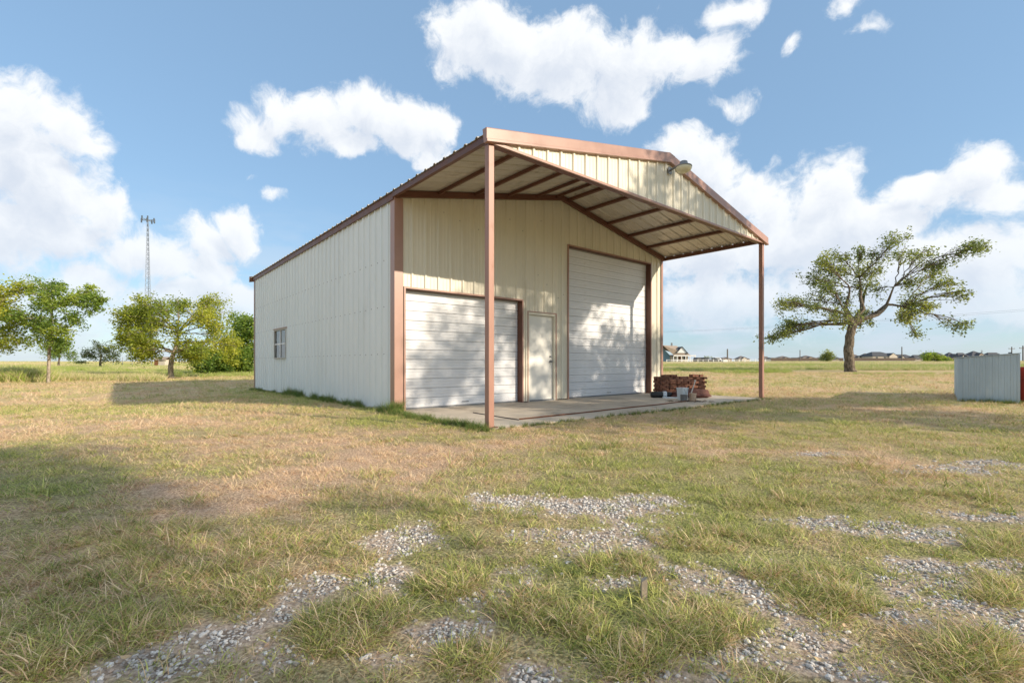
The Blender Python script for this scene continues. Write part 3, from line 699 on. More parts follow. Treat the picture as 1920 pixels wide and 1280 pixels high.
# white tub
wt = empty('white_tub', (X(1279.5, 12.2), 12.2, 0.0), 0.5); tag(wt, 'square pale blue-white plastic tub standing open on the slab', 'tub')
mb = MB(); a0, a1, hh = 0.085, 0.10, 0.30
o0 = [(-a0,-a0,0),(a0,-a0,0),(a0,a0,0),(-a0,a0,0)]; o1 = [(-a1,-a1,hh),(a1,-a1,hh),(a1,a1,hh),(-a1,a1,hh)]
i1 = [(x*0.93, y*0.93, hh) for x, y, _ in o1]; i0 = [(x*0.9, y*0.9, 0.01) for x, y, _ in o0]
mb.add(o0 + o1 + i1 + i0, [(0,3,2,1)] + [(k, (k+1)%4, 4+(k+1)%4, 4+k) for k in range(4)] + [(4+k, 4+(k+1)%4, 8+(k+1)%4, 8+k) for k in range(4)] + [(8+k, 8+(k+1)%4, 12+(k+1)%4, 12+k) for k in range(4)] + [(12,13,14,15)])
bevel(mb.build('tub_body', WHITEM, wt), 0.006)
mb = MB()
for k in range(4):
    p, q = o1[k], o1[(k+1) % 4]; mb.bar((p[0]*1.02, p[1]*1.02, hh), (q[0]*1.02, q[1]*1.02, hh), 0.018, 0.022)
mb.build('rim', WHITEM, wt)
MB().tube([(-0.05, -0.11, 0.28), (-0.03, -0.125, 0.2), (0.0, -0.12, 0.15), (0.03, -0.115, 0.2), (0.06, -0.11, 0.28)], [0.004]*5, 6).build('handle', GREYM, wt, True)
# dark pot in front
gp = empty('grey_pot', (X(1282, 11.75), 11.75, 0.0), 0); tag(gp, 'small dark grey metal pot in front of the white tub', 'pot')
MB().lathe([(0.0, 0.005), (0.075, 0.005), (0.08, 0.03), (0.082, 0.15), (0.088, 0.155), (0.088, 0.165), (0.078, 0.165), (0.076, 0.02), (0.0, 0.02)], 20).build('pot_body', GREYM, gp, True)
MB().tube([(0.08, 0, 0.13), (0.13, 0, 0.14), (0.13, 0, 0.10), (0.08, 0, 0.08)], [0.007]*4, 8).build('handle', GREYM, gp, True)
# rusty tan can
tcn = empty('tan_can', (X(1299, 11.7), 11.7, 0.0), 0.2); tag(tcn, 'dented rusty tan tin can with jagged open top near the slab edge', 'can')
bm = bmesh.new(); bmesh.ops.create_cone(bm, cap_ends=False, segments=28, radius1=0.075, radius2=0.085, depth=0.2)
bmesh.ops.subdivide_edges(bm, edges=[e for e in bm.edges if abs(e.verts[0].co.z - e.verts[1].co.z) > 0.1], cuts=5)
for v_ in bm.verts:
    n_ = mnoise.noise(v_.co * 16); v_.co.x *= 1 + 0.12 * n_; v_.co.y *= 1 + 0.12 * n_
    if v_.co.z > 0.095: v_.co.z += 0.03 * mnoise.noise(v_.co * 60)
    v_.co.z += 0.103
me = bpy.data.meshes.new('can_body'); bm.to_mesh(me); bm.free(); cb = link('can_body', me, TANM, tcn, True)
mdf = cb.modifiers.new('wall', 'SOLIDIFY'); mdf.thickness = 0.003
MB().lathe([(0.0, 0.004), (0.072, 0.004), (0.072, 0.008), (0.0, 0.008)], 24).build('can_base', RUSTM, tcn)
# pale stick leaning on the tub
stk = MB().tube([(X(1290, 11.9), 11.9, 0.01), (X(1297, 12.0), 12.0, 0.22), (X(1302, 12.15), 12.15, 0.42), (X(1303.5, 12.2), 12.2, 0.50)], [0.016, 0.014, 0.014, 0.024], 8).build('pale_stick', simple('pale_wood', (0.60, 0.54, 0.47), 0.7), None, True)
tag(stk, 'pale wooden handle leaning up beside the white tub', 'handle')
mb = MB()
for k in range(40):
    x = U(X(1255, 11.5), X(1335, 11.5)); y = 11.55 + U(-0.25, 0.25); a_ = U(0, 6.3); l = U(0.05, 0.18)
    mb.tube([(x, y, 0.012), (x + l*math.cos(a_)*.5, y + l*math.sin(a_)*.5, U(0.01, 0.05)), (x + l*math.cos(a_), y + l*math.sin(a_), 0.012)], [0.005, 0.004, 0.002], 5)
o_ = mb.build('twig_litter', simple('twig', (0.13, 0.09, 0.06), 0.9)); tag(o_, 'brown twigs and leaf litter scattered round the can', 'litter', kind='stuff')

# ------------------------------------------------------------------ grey steel storage box at the right edge
bxr = empty('storage_box', (11.0, 11.8, -0.01), math.radians(-41.5)); tag(bxr, 'weathered blue-grey sheet metal storage box with sloping lid at the right edge', 'storage box')
# local x along the short front, y along the long side
Wb, Lb = 1.03, 3.0
def sheet(xa, xb, f, mat, name, zt, n_=None):
    mb = MB(); x = xa; pts_ = []
    while x < xb - 1e-6:
        for dx, h in ((0, 0.010), (0.015, 0.010), (0.025, 0), (0.075, 0), (0.085, 0.010)):
            if x + dx <= xb: pts_.append((x + dx, h))
        x += 0.10
    pts_.append((xb, 0.010))
    n = len(pts_); mb.add([f(p, h, 0.0) for p, h in pts_] + [f(p, h, zt(p)) for p, h in pts_], [(i, i + 1, n + i + 1, n + i) for i in range(n - 1)])
    return mb.build(name, mat, bxr)
zt = lambda x: 1.075 + 0.09 * x / Wb
mid = Wb / 2
sheet(0, mid, lambda p, h, z: (p, -h, z), GALV, 'side_sheet', zt)
sheet(mid, Wb, lambda p, h, z: (p, -h - 0.003, z), GALV, 'side_sheet', zt)
sheet(0, Lb, lambda p, h, z: (-h, p, z), GALV, 'side_sheet', lambda p: 1.075)
sheet(0, Lb, lambda p, h, z: (Wb + h, p, z), REDM, 'side_sheet', lambda p: 1.165)
sheet(0, Wb, lambda p, h, z: (p, Lb + h, z), GALV, 'side_sheet', zt)
MB().hexa([(-0.03, -0.035, 1.078), (Wb + 0.03, -0.035, 1.171), (Wb + 0.03, Lb + 0.03, 1.171), (-0.03, Lb + 0.03, 1.078), (-0.03, -0.035, 1.092), (Wb + 0.03, -0.035, 1.186), (Wb + 0.03, Lb + 0.03, 1.186), (-0.03, Lb + 0.03, 1.092)]).build('lid', GALV, bxr)
for (x_, y_) in ((-0.018, -0.018), (Wb - 0.022, -0.018)):
    MB().box(x_, x_ + 0.04, y_, y_ + 0.005, 0.0, zt(max(0, x_)) - 0.005).box(x_, x_ + 0.005, y_ + 0.006, y_ + 0.045, 0, zt(max(0, x_)) - 0.005).build('corner_angle', GALV, bxr)
MB().box(-0.01, Wb + 0.01, -0.022, -0.012, 0.0, 0.05).build('bottom_rail', GALV, bxr)
MB().box(0.10, 0.16, 0.05, 0.14, 1.094, 1.135).build('lid_hinge', BLACKM, bxr)
MB().box(0.86, 0.92, -0.01, 0.08, 1.176, 1.20).build('lid_hinge', BLACKM, bxr)
# red drum-like tank seen past it
rt = empty('red_tank', (12.62, 11.62, 0), 0); tag(rt, 'faded red metal tank just past the storage box at the frame edge', 'tank')
MB().lathe([(0.0, 0.02), (0.28, 0.02), (0.29, 0.06), (0.29, 0.80), (0.27, 0.84), (0.0, 0.86)], 28).build('tank_body', REDM, rt, True)
for z in (0.28, 0.56): MB().lathe([(0.288, z), (0.302, z + 0.012), (0.302, z + 0.022), (0.288, z + 0.034)], 28).build('hoop', REDM, rt, True)

# ------------------------------------------------------------------ trees
def leafcloud(name, P, size, mat, parent, vals=None):
    """P: (n,3) leaf positions"""
    n = len(P); rn = RNG
    a = rn.normal(size=(n, 3)); a[:, 2] *= 0.6; a /= np.linalg.norm(a, axis=1)[:, None]
    b = rn.normal(size=(n, 3)); b -= a * (a * b).sum(1)[:, None]; b /= np.linalg.norm(b, axis=1)[:, None]
    s = size * rn.uniform(0.6, 1.35, n)[:, None]; w = s * 0.55; cn = np.cross(a, b)
    v0 = P - a * s * 0.5; v2 = P + a * s * 0.5; v1 = P + b * w * 0.5 + cn * s * 0.08; v3 = P - b * w * 0.5 + cn * s * 0.08
    V = np.stack([v0, v1, v2, v3], 1).reshape(-1, 3)
    me = bpy.data.meshes.new(name); me.vertices.add(4 * n); me.vertices.foreach_set('co', V.ravel())
    me.loops.add(4 * n); me.loops.foreach_set('vertex_index', np.arange(4 * n))
    me.polygons.add(n); me.polygons.foreach_set('loop_start', np.arange(n) * 4); me.polygons.foreach_set('loop_total', np.full(n, 4))
    me.update(calc_edges=True)
    if vals is None: vals = rn.random(n)
    at_ = me.attributes.new('v', 'FLOAT', 'POINT'); at_.data.foreach_set('value', np.repeat(np.clip(vals, 0, 1), 4).astype(np.float32))
    return link(name, me, mat, parent)
def bez(a, b, c, t): return a * (1-t)**2 + b * 2*t*(1-t) + c * t*t
def tree(name, label, base, trunk, lobes, leaf=0.12, per=26, sub=7, mats=(BARK, LEAFG), group=None, cat='tree', twr=0.02, forks=None, bare=0.0, vmid=0.45, spread=0.28, seed=1):
    """trunk: [(x, y, z, r)] local; lobes: [(x, y, z, rx, ry, rz)] local"""
    st = random.getstate(); random.seed(seed)
    t = empty(name, base); tag(t, label, cat, group)
    mb = MB()
    tp = [Vector(p[:3]) for p in trunk]; tr = [p[3] for p in trunk]
    # smooth trunk
    P, Rr = [], []
    for i in range(len(tp) - 1):
        for k in range(4):
            q = k / 4; P.append(tp[i].lerp(tp[i+1], q) + Vector((U(-1, 1), U(-1, 1), 0)) * tr[i] * 0.08 * (1 if i + k else 0)); Rr.append(tr[i] * (1-q) + tr[i+1] * q)
    P.append(tp[-1]); Rr.append(tr[-1])
    Rr[0] *= 1.3; mb.tube(P, Rr, 12)
    leafP = []; leafV = []
    att = [(Vector(f[:3]), f[3]) for f in forks] if forks else [(P[i], Rr[i]) for i in range(int(len(P) * 0.6), len(P))]
    for (lx, ly, lz, rx, ry, rz) in lobes:
        c = Vector((lx, ly, lz))
        a, ra = min(att, key=lambda q: (q[0] - c).length + 1.2 * max(0, q[0].z - c.z))
        L = (c - a).length; ctrl = a.lerp(c, 0.45) + Vector((U(-.1, .1) * L, U(-.1, .1) * L, L * U(0.02, 0.2)))
        n = 8; pts_ = [bez(a, ctrl, c, k / n) for k in range(n + 1)]
        for k in range(1, n): pts_[k] = pts_[k] + Vector((U(-1, 1), U(-1, 1), U(-1, 1))) * L * 0.022
        r0 = min(ra * 0.6, 0.010 + 0.012 * L); rs = [r0 * (1 - k / n) + twr * 0.9 * k / n for k in range(n + 1)]
        mb.tube(pts_, rs, 7)
        lv = U(-0.22, 0.22)
        for q in range(sub):
            k = random.randint(3, n); s0 = pts_[k]
            d = Vector((random.gauss(0, 1), random.gauss(0, 1), random.gauss(0, 1))).normalized() * (R() ** 0.4)
            e = c + Vector((d.x * rx, d.y * ry, d.z * rz)); L2 = (e - s0).length
            m_ = s0.lerp(e, 0.5) + Vector((U(-.15, .15), U(-.15, .15), U(-0.02, .18))) * L2
            p2 = [bez(s0, m_, e, j / 4) for j in range(5)]
            mb.tube(p2, [rs[k] * 0.6 + 0.0, rs[k] * 0.5, rs[k] * 0.42, twr * 0.6, twr * 0.35], 5, False)
            if R() < bare: continue
            for j, wgt in ((2, 0.35), (3, 0.7), (4, 1.0)):
                nl = int(per * wgt * U(0.5, 1.3)); sg = spread * (0.6 + 0.5 * R())
                tw = p2[j] + Vector((random.gauss(0, 1), random.gauss(0, 1), random.gauss(0, 0.9))) * sg
                mb.tube([p2[j], p2[j].lerp(tw, 0.5) + Vector((0, 0, 0.02)), tw], [twr * 0.4, twr * 0.3, twr * 0.15], 4, False)
                g = RNG.normal(size=(nl, 3)) * np.array([sg, sg, sg * 0.9]) * 0.66; ctr = np.array(p2[j].lerp(tw, 0.6))
                leafP.append(ctr + g); leafV.append(np.clip(vmid + lv + U(-0.12, 0.12) + RNG.normal(size=nl) * 0.13, 0, 1))
    mb.build('trunk', mats[0], t, True)
    leafcloud('crown', np.concatenate(leafP), leaf, mats[1], t, np.concatenate(leafV))
    random.setstate(st); return t
def lobes_px(L, bx_, bpy_, d, depth_spread, n_extra=0, seed=3):
    """photo pixels to tree-local metres"""
    rr = random.Random(seed); out = []
    for (px, py, rx, ry) in L:
        s = d / FPX; k = 0.75 * rx * s + 0.1
        out.append(((px - bx_) * s, rr.uniform(-1, 1) * depth_spread, (bpy_ - py) * s, rx * s, max(rx, ry) * s * 0.9, (ry * s + rx * s * 0.2) if ry < rx else ry * s * 1.1))
    return out
# the lone tree on the right
d = 40.0; bxp, byp = 1594, 697; gx = X(bxp, d); gz = float(terrain(gx, d)) - 0.05; s = d / FPX
byp = HY + (CAMH - gz) / d * FPX
L = [(1655,456,24,9),(1618,472,18,10),(1640,480,26,12),(1700,474,28,13),(1742,468,20,10),(1788,474,15,8),(1766,478,14,7),(1780,503,24,7),(1742,500,22,10),(1705,495,40,17),(1660,500,40,18),(1632,512,30,16),(1600,500,24,12),(1572,482,15,9),(1552,500,22,14),
 (1518,498,13,8),(1530,524,22,12),(1572,532,28,17),(1612,540,26,18),(1545,560,26,16),(1580,566,24,14),(1520,548,16,9),(1492,568,26,12),(1470,566,12,6),(1505,582,18,9),(1545,602,26,12),(1520,612,18,8),(1560,590,22,12),(1488,608,8,8),(1467,632,14,6),(1482,620,6,10),
 (1655,585,18,9),(1685,598,24,11),(1640,600,16,8),(1715,562,26,12),(1750,568,24,13),(1778,572,10,5),(1735,540,22,8),(1762,556,18,10),(1770,615,17,12),(1765,628,10,5),(1700,590,16,8),(1660,540,24,12),(1690,535,20,10)]
lob = lobes_px(L, bxp, byp, d, 2.6)
fk = [((1600-bxp)*s, 0, (byp-605)*s, .40), ((1590-bxp)*s, .3, (byp-575)*s, .25), ((1612-bxp)*s, -.3, (byp-580)*s, .28), ((1625-bxp)*s, .5, (byp-560)*s, .22), ((1640-bxp)*s, -.4, (byp-590)*s, .25), ((1668-bxp)*s, .2, (byp-570)*s, .2),
      ((1640-bxp)*s, .8, (byp-530)*s, .15), ((1575-bxp)*s, -.6, (byp-590)*s, .2), ((1690-bxp)*s, -.2, (byp-575)*s, .14), ((1590-bxp)*s, -.2, (byp-540)*s, .15), ((1615-bxp)*s, .2, (byp-520)*s, .14), ((1665-bxp)*s, -.6, (byp-540)*s, .12)]
fk = [(a_, b_, c_, r_ * 0.55) for a_, b_, c_, r_ in fk]
t = tree('spreading_tree', 'wide spreading tree with bare limbs standing alone in the field right of the workshop', (gx, d, gz),
     [(0, 0, 0, .42), (-.08, 0, .8, .37), (-.14, 0, 1.8, .35), (-.06, 0, 2.8, .33), (.12, 0, 3.6, .32), ((1602-bxp)*s, 0, (byp-600)*s, .31)],
     lob, leaf=0.19, per=26, sub=12, mats=(BARK, LEAFO), twr=0.03, forks=fk, bare=0.28, spread=0.40, seed=5)
# main limbs joining the forks
mb = MB(); o0 = Vector(((1600-bxp)*s, 0, (byp-612)*s))
for chain in ((0, 1, 9), (0, 2, 3, 6), (2, 10), (0, 4, 5, 8), (5, 11), (0, 7)):
    pts_ = [o0] + [Vector(fk[i][:3]) for i in chain]; rs = [.26] + [fk[i][3] for i in chain]; rs[0] = rs[1] * 1.1; rs[-1] = fk[chain[-1]][3] * 0.8
    Q, Rq = [], []
    for i in range(len(pts_) - 1):
        for k in range(3): q = k/3; Q.append(pts_[i].lerp(pts_[i+1], q) + Vector((U(-.06,.06), U(-.06,.06), U(-.04,.04)))); Rq.append(rs[i]*(1-q)+rs[i+1]*q)
    mb.tube(Q + [pts_[-1]], Rq + [rs[-1]], 9)
mb.build('limb', BARK, t, True)

def ptree(name, label, px, py, d, L, trunkpx, **kw):
    gx = X(px, d); gz = float(terrain(gx, d)) - 0.03; s = d / FPX; b = HY + (CAMH - gz) / d * FPX
    tr = [((a - px) * s, 0, (b - c) * s if i else 0, r) for i, (a, c, r) in enumerate(trunkpx)]
    return tree(name, label, (gx, d, gz), tr, lobes_px(L, px, b, d, kw.pop('ds', 1.0)), **kw)
GT = 'trees along the yard\'s left edge'
ptree('young_tree', 'slender young green tree at the left of the yard, branches reaching right', 91, 720, 24.0,
 [(100,545,34,16),(75,560,28,18),(140,562,24,14),(165,568,20,14),(178,562,10,8),(120,590,34,20),(85,600,34,22),(150,545,12,10),(95,630,32,18),(130,618,24,14),(70,640,14,12),(115,650,20,8),(85,535,16,8),(150,600,16,10),(65,615,22,14),(110,570,26,16)],
 [(91,720,.075),(91,690,.07),(93,655,.065),(96,620,.05),(98,580,.035)], leaf=0.12, per=36, sub=11, mats=(BARKL, LEAFG), group=GT, spread=0.21, ds=0.8, twr=0.014, vmid=0.5, seed=8)
ptree('broad_tree', 'broad low yellow-green tree with pale trunk in front of the lattice tower', 321, 712, 31.0,
 [(300,578,36,18),(260,610,34,20),(235,600,20,14),(230,640,24,16),(262,650,30,18),(300,625,34,22),(335,585,34,18),(370,578,32,16),(395,595,28,18),(340,620,36,22),(385,625,34,20),(408,610,18,14),(415,640,22,14),(375,655,36,16),(335,655,30,14),(290,655,26,12),(222,628,12,9),(222,582,9,6),(250,585,18,10),(320,565,24,9),(385,565,22,9),(405,660,16,10),(245,668,18,7),(350,670,20,8),(275,595,24,14)],
 [(321,712,.17),(320,690,.15),(322,672,.14),(330,650,.11),(335,625,.07)], leaf=0.145, per=42, sub=13, mats=(BARKL, LEAFY), group=GT, spread=0.32, ds=1.8, vmid=0.58, seed=9)
ptree('leafy_tree', 'yellow-green tree cut off by the left frame edge', -40, 722, 23.5,
 [(-10,545,34,20),(4,560,26,16),(-5,590,36,22),(8,585,18,14),(-2,620,30,18),(14,632,14,10),(0,655,28,10),(12,535,14,8),(-50,540,40,24),(-60,600,44,30),(-40,640,36,20),(-100,580,36,28),(12,600,12,10)],
 [(-40,722,.14),(-40,690,.13),(-36,650,.11),(-30,600,.07)], leaf=0.125, per=42, sub=11, mats=(BARKL, LEAFY), group=GT, spread=0.26, ds=1.3, vmid=0.5, seed=10)
ptree('field_tree', 'small dark green tree in the field left of the broad tree', 188, 688, 62,
 [(170,662,20,9),(195,656,22,10),(215,660,18,10),(185,668,30,8),(160,668,12,6),(200,648,10,6),(225,670,14,6)],
 [(188,690,.14),(188,678,.12),(190,665,.08)], leaf=0.2, per=26, sub=7, mats=(BARK, LEAFD), group='small trees in the left field', spread=0.4, ds=1.5, vmid=0.55, twr=0.03, seed=11)
ptree('field_tree', 'small round tree just right of the slender young tree\'s trunk', 110, 688, 68,
 [(105,655,20,9),(125,660,20,9),(115,665,26,8),(135,668,12,6),(95,665,10,6)],
 [(110,690,.14),(110,680,.12),(112,668,.08)], leaf=0.2, per=26, sub=7, mats=(BARK, LEAFG), group='small trees in the left field', spread=0.4, ds=1.5, vmid=0.4, twr=0.03, seed=12)
ptree('tall_shrub_tree', 'dark green tree rising directly behind the workshop\'s rear left corner', 462, 700, 42,
 [(462,598,22,12),(450,620,22,14),(475,625,24,16),(440,640,16,12),(462,650,28,16),(490,610,26,18),(480,660,30,14),(440,608,10,8),(500,640,30,20)],
 [(462,700,.16),(462,670,.14),(464,640,.10)], leaf=0.21, per=50, sub=9, mats=(BARK, LEAFG), spread=0.34, ds=1.4, vmid=0.42, seed=13)
for i, (px, w, top, lab) in enumerate(((395, 26, 662, 'low green bush right of the broad tree\'s trunk'), (425, 28, 650, 'rounded yellow-green bush in the middle of the hedge by the workshop'), (456, 26, 656, 'green bush touching the workshop\'s rear corner'))):
    ptree('bush', lab, px, 697, 38.0 + i, [(px - 12, top + 16, w*.6, 14), (px + 12, top + 14, w*.6, 14), (px, top + 9, w*.6, 10), (px - 8, top + 30, w*.7, 8), (px + 10, top + 30, w*.7, 8), (px, top + 22, w*.7, 10)],
     [(px, 697, .08), (px, 690, .07), (px, 680, .05)], leaf=0.19, per=80, sub=10, mats=(BARK, LEAFY if i == 1 else LEAFG), group='bushes behind the workshop', cat='bush', spread=0.3, ds=0.8, vmid=0.42, seed=20 + i)
ptree('small_tree', 'small dense round tree among the far houses', 1552, 678, 200,
 [(1552,661,7,4),(1548,666,8,4),(1557,666,8,4),(1552,671,11,4),(1546,673,7,3)], [(1552,679,.3),(1552,672,.25),(1552,665,.15)], leaf=0.5, per=30, sub=7, mats=(BARK, LEAFO), spread=0.8, ds=1, vmid=0.5, twr=0.06, seed=31)
ptree('large_bush', 'wide light green bush before the houses left of the storage box', 1752, 682, 130,
 [(1735,670,9,5),(1748,668,10,5),(1760,672,10,5),(1772,676,9,4),(1742,676,14,4),(1758,678,14,4),(1778,679,8,3)], [(1752,683,.2),(1752,679,.2),(1752,674,.15)], leaf=0.35, per=45, sub=8, mats=(BARK, LEAFG), cat='bush', spread=0.6, ds=1.5, vmid=0.5, twr=0.05, seed=32)
ptree('far_bush', 'small olive bush by the parked vehicles', 1328, 680, 160, [(1325,673,6,3),(1332,674,6,3),(1328,677,9,3)], [(1328,681,.15),(1328,678,.12),(1328,675,.1)], leaf=0.35, per=34, sub=7, mats=(BARK, LEAFO), cat='bush', spread=0.6, ds=1, vmid=0.5, twr=0.05, seed=33)
ptree('far_bush', 'small green bush beside the field fence left', 152, 685, 90, [(150,680,5,3),(154,680,5,3)], [(152,685,.08),(152,682,.06)], leaf=0.2, per=30, sub=6, mats=(BARK, LEAFD), cat='bush', spread=0.3, ds=.4, vmid=0.4, seed=34)

# trees behind the camera's right shoulder that throw the dappled shade
def sp(sv, pv):  # along-sun, across-sun to world
    hx, hy = math.sin(AZ), math.cos(AZ); return sv * hx - pv * hy, sv * hy + pv * hx
def shade_tree(label, sv, pv, lobes, H, r0, seed, per=18, sub=7, leaf=0.13, spread=0.34):
    x, y = sp(sv, pv); hx, hy = math.sin(AZ), math.cos(AZ)
    L = [((a * hx - b * hy), (a * hy + b * hx), c, r1, r1, r2) for a, b, c, r1, r2 in lobes]
    tree('yard_tree', label, (x, y, float(terrain(x, y)) - 0.05), [(0, 0, 0, r0), (0.1, 0, H*.2, r0*.85), (0.0, .1, H*.42, r0*.75), (.1, 0, H*.62, r0*.45), (0, 0, H*.8, r0*.2)], L, leaf=leaf, per=per, sub=sub, mats=(BARK, LEAFG), group='trees right of the camera', spread=spread, seed=seed, twr=0.018)
TA = []
rr = random.Random(4)
for k in range(46):
    a_ = rr.uniform(0, 6.28); q = rr.random() ** 0.5; b_ = q * 4.3 * math.cos(a_); z_ = 6.6 + q * 3.9 * math.sin(a_)
    TA.append((rr.uniform(-2.2, 2.2), b_, z_, 1.0, 0.65))
shade_tree('tall green shade tree out of frame to the right, nearest the canopy', 12.5, 11.6, TA, 9.5, 0.24, 41, per=34, sub=8, leaf=0.19, spread=0.36)
TA += [(-.8, 2.1, 8.9, .9, .6), (.4, 2.7, 9.2, .9, .6), (-.3, 3.2, 8.6, .8, .6), (.7, 1.6, 9.4, .9, .6), (0, 2.3, 8.2, .9, .6), (.9, -2.0, 7.4, .9, .6)]
TB = []
for k in range(20):
    a_ = rr.uniform(0, 6.28); q = rr.random() ** 0.5; b_ = q * 1.9 * math.cos(a_); z_ = 8.2 + q * 1.8 * math.sin(a_)
    TB.append((rr.uniform(-1.5, 1.5), b_, z_, 0.9, 0.55))
shade_tree('tall green shade tree behind and right of the camera', 14.5, -0.25, TB, 9.6, 0.2, 42, per=34, sub=8, leaf=0.18)

# ------------------------------------------------------------------ lattice tower far left
d = 190; tx = X(277, d); tw = empty('lattice_tower', (tx, d, float(terrain(tx, d)))); tag(tw, 'tall slender grey lattice mast with antennas rising above the broad tree', 'tower')
Ht = zat(412, d) - tw.location.z; wb, wt_ = 1.7, 0.22
ang = [math.radians(a_) for a_ in (0, 120, 240)]
def lw(z): return wb * (1 - z / Ht) + wt_ * z / Ht
def lp(k, z): return Vector((lw(z) * math.cos(ang[k]) + (0.2 * (1 - z/Ht)), lw(z) * math.sin(ang[k]), z))
for k in range(3): MB().tube([lp(k, 0), lp(k, Ht)], [0.085, 0.07], 6).build('leg', TOWERM, tw)
mb = MB(); z = 0; k_ = 0
while z < Ht - 1.2:
    z2 = z + 1.9
    for k in range(3):
        a_, b_ = (k, (k + 1) % 3); mb.tube([lp(a_, z), lp(b_, min(z2, Ht))], [0.03, 0.03], 4, False); mb.tube([lp(b_, z), lp(a_, min(z2, Ht))], [0.03, 0.03], 4, False)
    z = z2
mb.build('bracing', TOWERM, tw)
mb = MB().box(-2.6, 2.6, -0.1, 0.1, Ht - 0.3, Ht - 0.05).box(-0.1, 0.1, -2.2, 2.2, Ht - 0.3, Ht - 0.05); mb.build('antenna_frame', TOWERM, tw)
for q, (x_, y_) in enumerate(((-2.5, 0), (-1.2, 1.2), (2.5, 0), (1.2, -1.6), (0.2, 1.9), (-0.8, -1.9), (1.7, 1.3))):
    MB().box(x_ - 0.2, x_ + 0.2, y_ - 0.15, y_ + 0.15, Ht - 1.1 + 0.5 * (q % 2), Ht + 0.6 + 0.5 * (q % 2)).build('antenna', simple('antenna_paint_%d' % q, (0.10, 0.12, 0.15), 0.5) if q == 0 else MATS['antenna_paint_0'], tw)

# ------------------------------------------------------------------ houses
def house(name, label, px0, px1, ytop, d, roofm, wallm, kind='hip', group=None, ybase=678, two=False, gable=None, ridge=0.25, shift=0.0):
    s = d / FPX; xc = X((px0 + px1) / 2, d); w = (px1 - px0) * s; gz = float(terrain(xc, d)); h = zat(ytop, d) - gz
    eave = max(1.6, h * (0.46 if not two else 0.55)); dp = max(7.0, w * 0.8)
    t = empty(name, (xc, d + dp / 2, gz - 0.1), 0); tag(t, label, 'house', group)
    MB().box(-w/2 + 0.4, w/2 - 0.4, -dp/2 + 0.4, dp/2 - 0.4, 0, eave + 0.05).build('wall', wallm, t)
    rw = w * ridge / 2 if kind == 'hip' else w / 2; e = eave; mb = MB(); sh = shift * w
    a = [(-w/2, -dp/2, e), (w/2, -dp/2, e), (w/2, dp/2, e), (-w/2, dp/2, e), (-rw + sh, 0, h + 0.1), (rw + sh, 0, h + 0.1)]
    a = a + [(x, y, z - 0.25) for x, y, z in a[:4]]
    mb.add(a, [(0,1,5,4),(2,3,4,5),(1,2,5),(3,0,4),(0,6,7,1),(1,7,8,2),(2,8,9,3),(3,9,6,0),(6,9,8,7)])
    mb.build('roof', roofm, t)
    if gable:
        for (gx_, gw, gh) in gable:
            x0 = -w/2 + gx_ * w; ghh = e + gh * (h - e); g = MB()
            g.add([(x0 - gw*w/2, -dp/2 - 0.5, e - 0.1), (x0 + gw*w/2, -dp/2 - 0.5, e - 0.1), (x0, -dp/2 - 0.5, ghh), (x0 - gw*w/2, 0, e - 0.1), (x0 + gw*w/2, 0, e - 0.1), (x0, 0, ghh)], [(0,3,5,2),(1,2,5,4)])
            rf = g.build('gable_roof', roofm, t)
            MB().add([(x0 - gw*w/2 + .4, -dp/2 - 0.35, 0), (x0 + gw*w/2 - .4, -dp/2 - 0.35, 0), (x0 + gw*w/2 - .4, -dp/2 - 0.35, e - 0.1), (x0, -dp/2 - 0.35, ghh - 0.25), (x0 - gw*w/2 + .4, -dp/2 - 0.35, e - 0.1),
                      (x0 - gw*w/2 + .4, 0, 0), (x0 + gw*w/2 - .4, 0, 0)], [(0,1,2,3,4),(0,4,5),(1,6,2)]).build('gable_wall', wallm, t)
    n = 3 if w > 10 else 2
    for i in range(n):
        x_ = -w/2 + w * (i + 0.6) / (n + 0.2)
        for zf in ((0.9,) if not two else (0.9, eave - 1.6)):
            f_ = MB().box(x_ - 0.7, x_ + 0.7, -dp/2 + 0.34, -dp/2 + 0.42, zf, zf + 1.2).build('window', WHITEP, t)
            MB().box(x_ - 0.6, x_ + 0.6, -dp/2 + 0.31, -dp/2 + 0.338, zf + 0.1, zf + 1.1).build('pane', GLASS, f_)
    return t
HG = 'suburban houses beyond the field'
H_ = [(1352,1374,669,BARK,1,'brown-roofed low house right of the parked vehicles'),(1384,1407,667,ROOFBR,1,'grey gabled house alone left of the right canopy post'),
 (1431,1446,668,ROOFBR,0,'small house directly right of the right canopy post'),(1444,1458,670,ROOFDK,0,'low flat-roofed house with tan wall left of the far round tree'),(1456,1490,667,ROOFBR,1,'hipped house with a pointed roof left of the thin pole'),
 (1484,1505,670,ROOFDK,0,'low dark roof partly behind the thin pole'),(1502,1537,666,ROOFBR,1,'wide pyramid-roofed house between thin pole and round tree'),(1532,1548,670,ROOFDK,0,'small dark roof touching the far round tree on its left'),
 (1560,1580,669,ROOFDK,0,'small dark roof just right of the far round tree'),(1600,1620,664,ROOFBR,1,'brown-grey house right beside the spreading tree\'s trunk'),(1616,1640,662,ROOFBR,1,'house with front gable two roofs right of the tree trunk'),
 (1684,1719,664,ROOFDK,0,'broad dark-roofed house behind the tall bare pole'),(1716,1738,665,ROOFDK,0,'dark roof rising behind the wide bush on its left'),(1738,1781,660,ROOFDK,0,'long dark roof above the wide green bush'),
 (1777,1801,660,ROOFDK,1,'dark-roofed house immediately left of the storage box'),(1800,1822,661,ROOFDK,0,'flat dark roof over the storage box\'s left end'),(1822,1857,657.5,ROOFDK,1,'tallest dark peak above the storage box'),(1856,1890,660.5,ROOFDK,0,'low dark roof over the storage box\'s middle')]
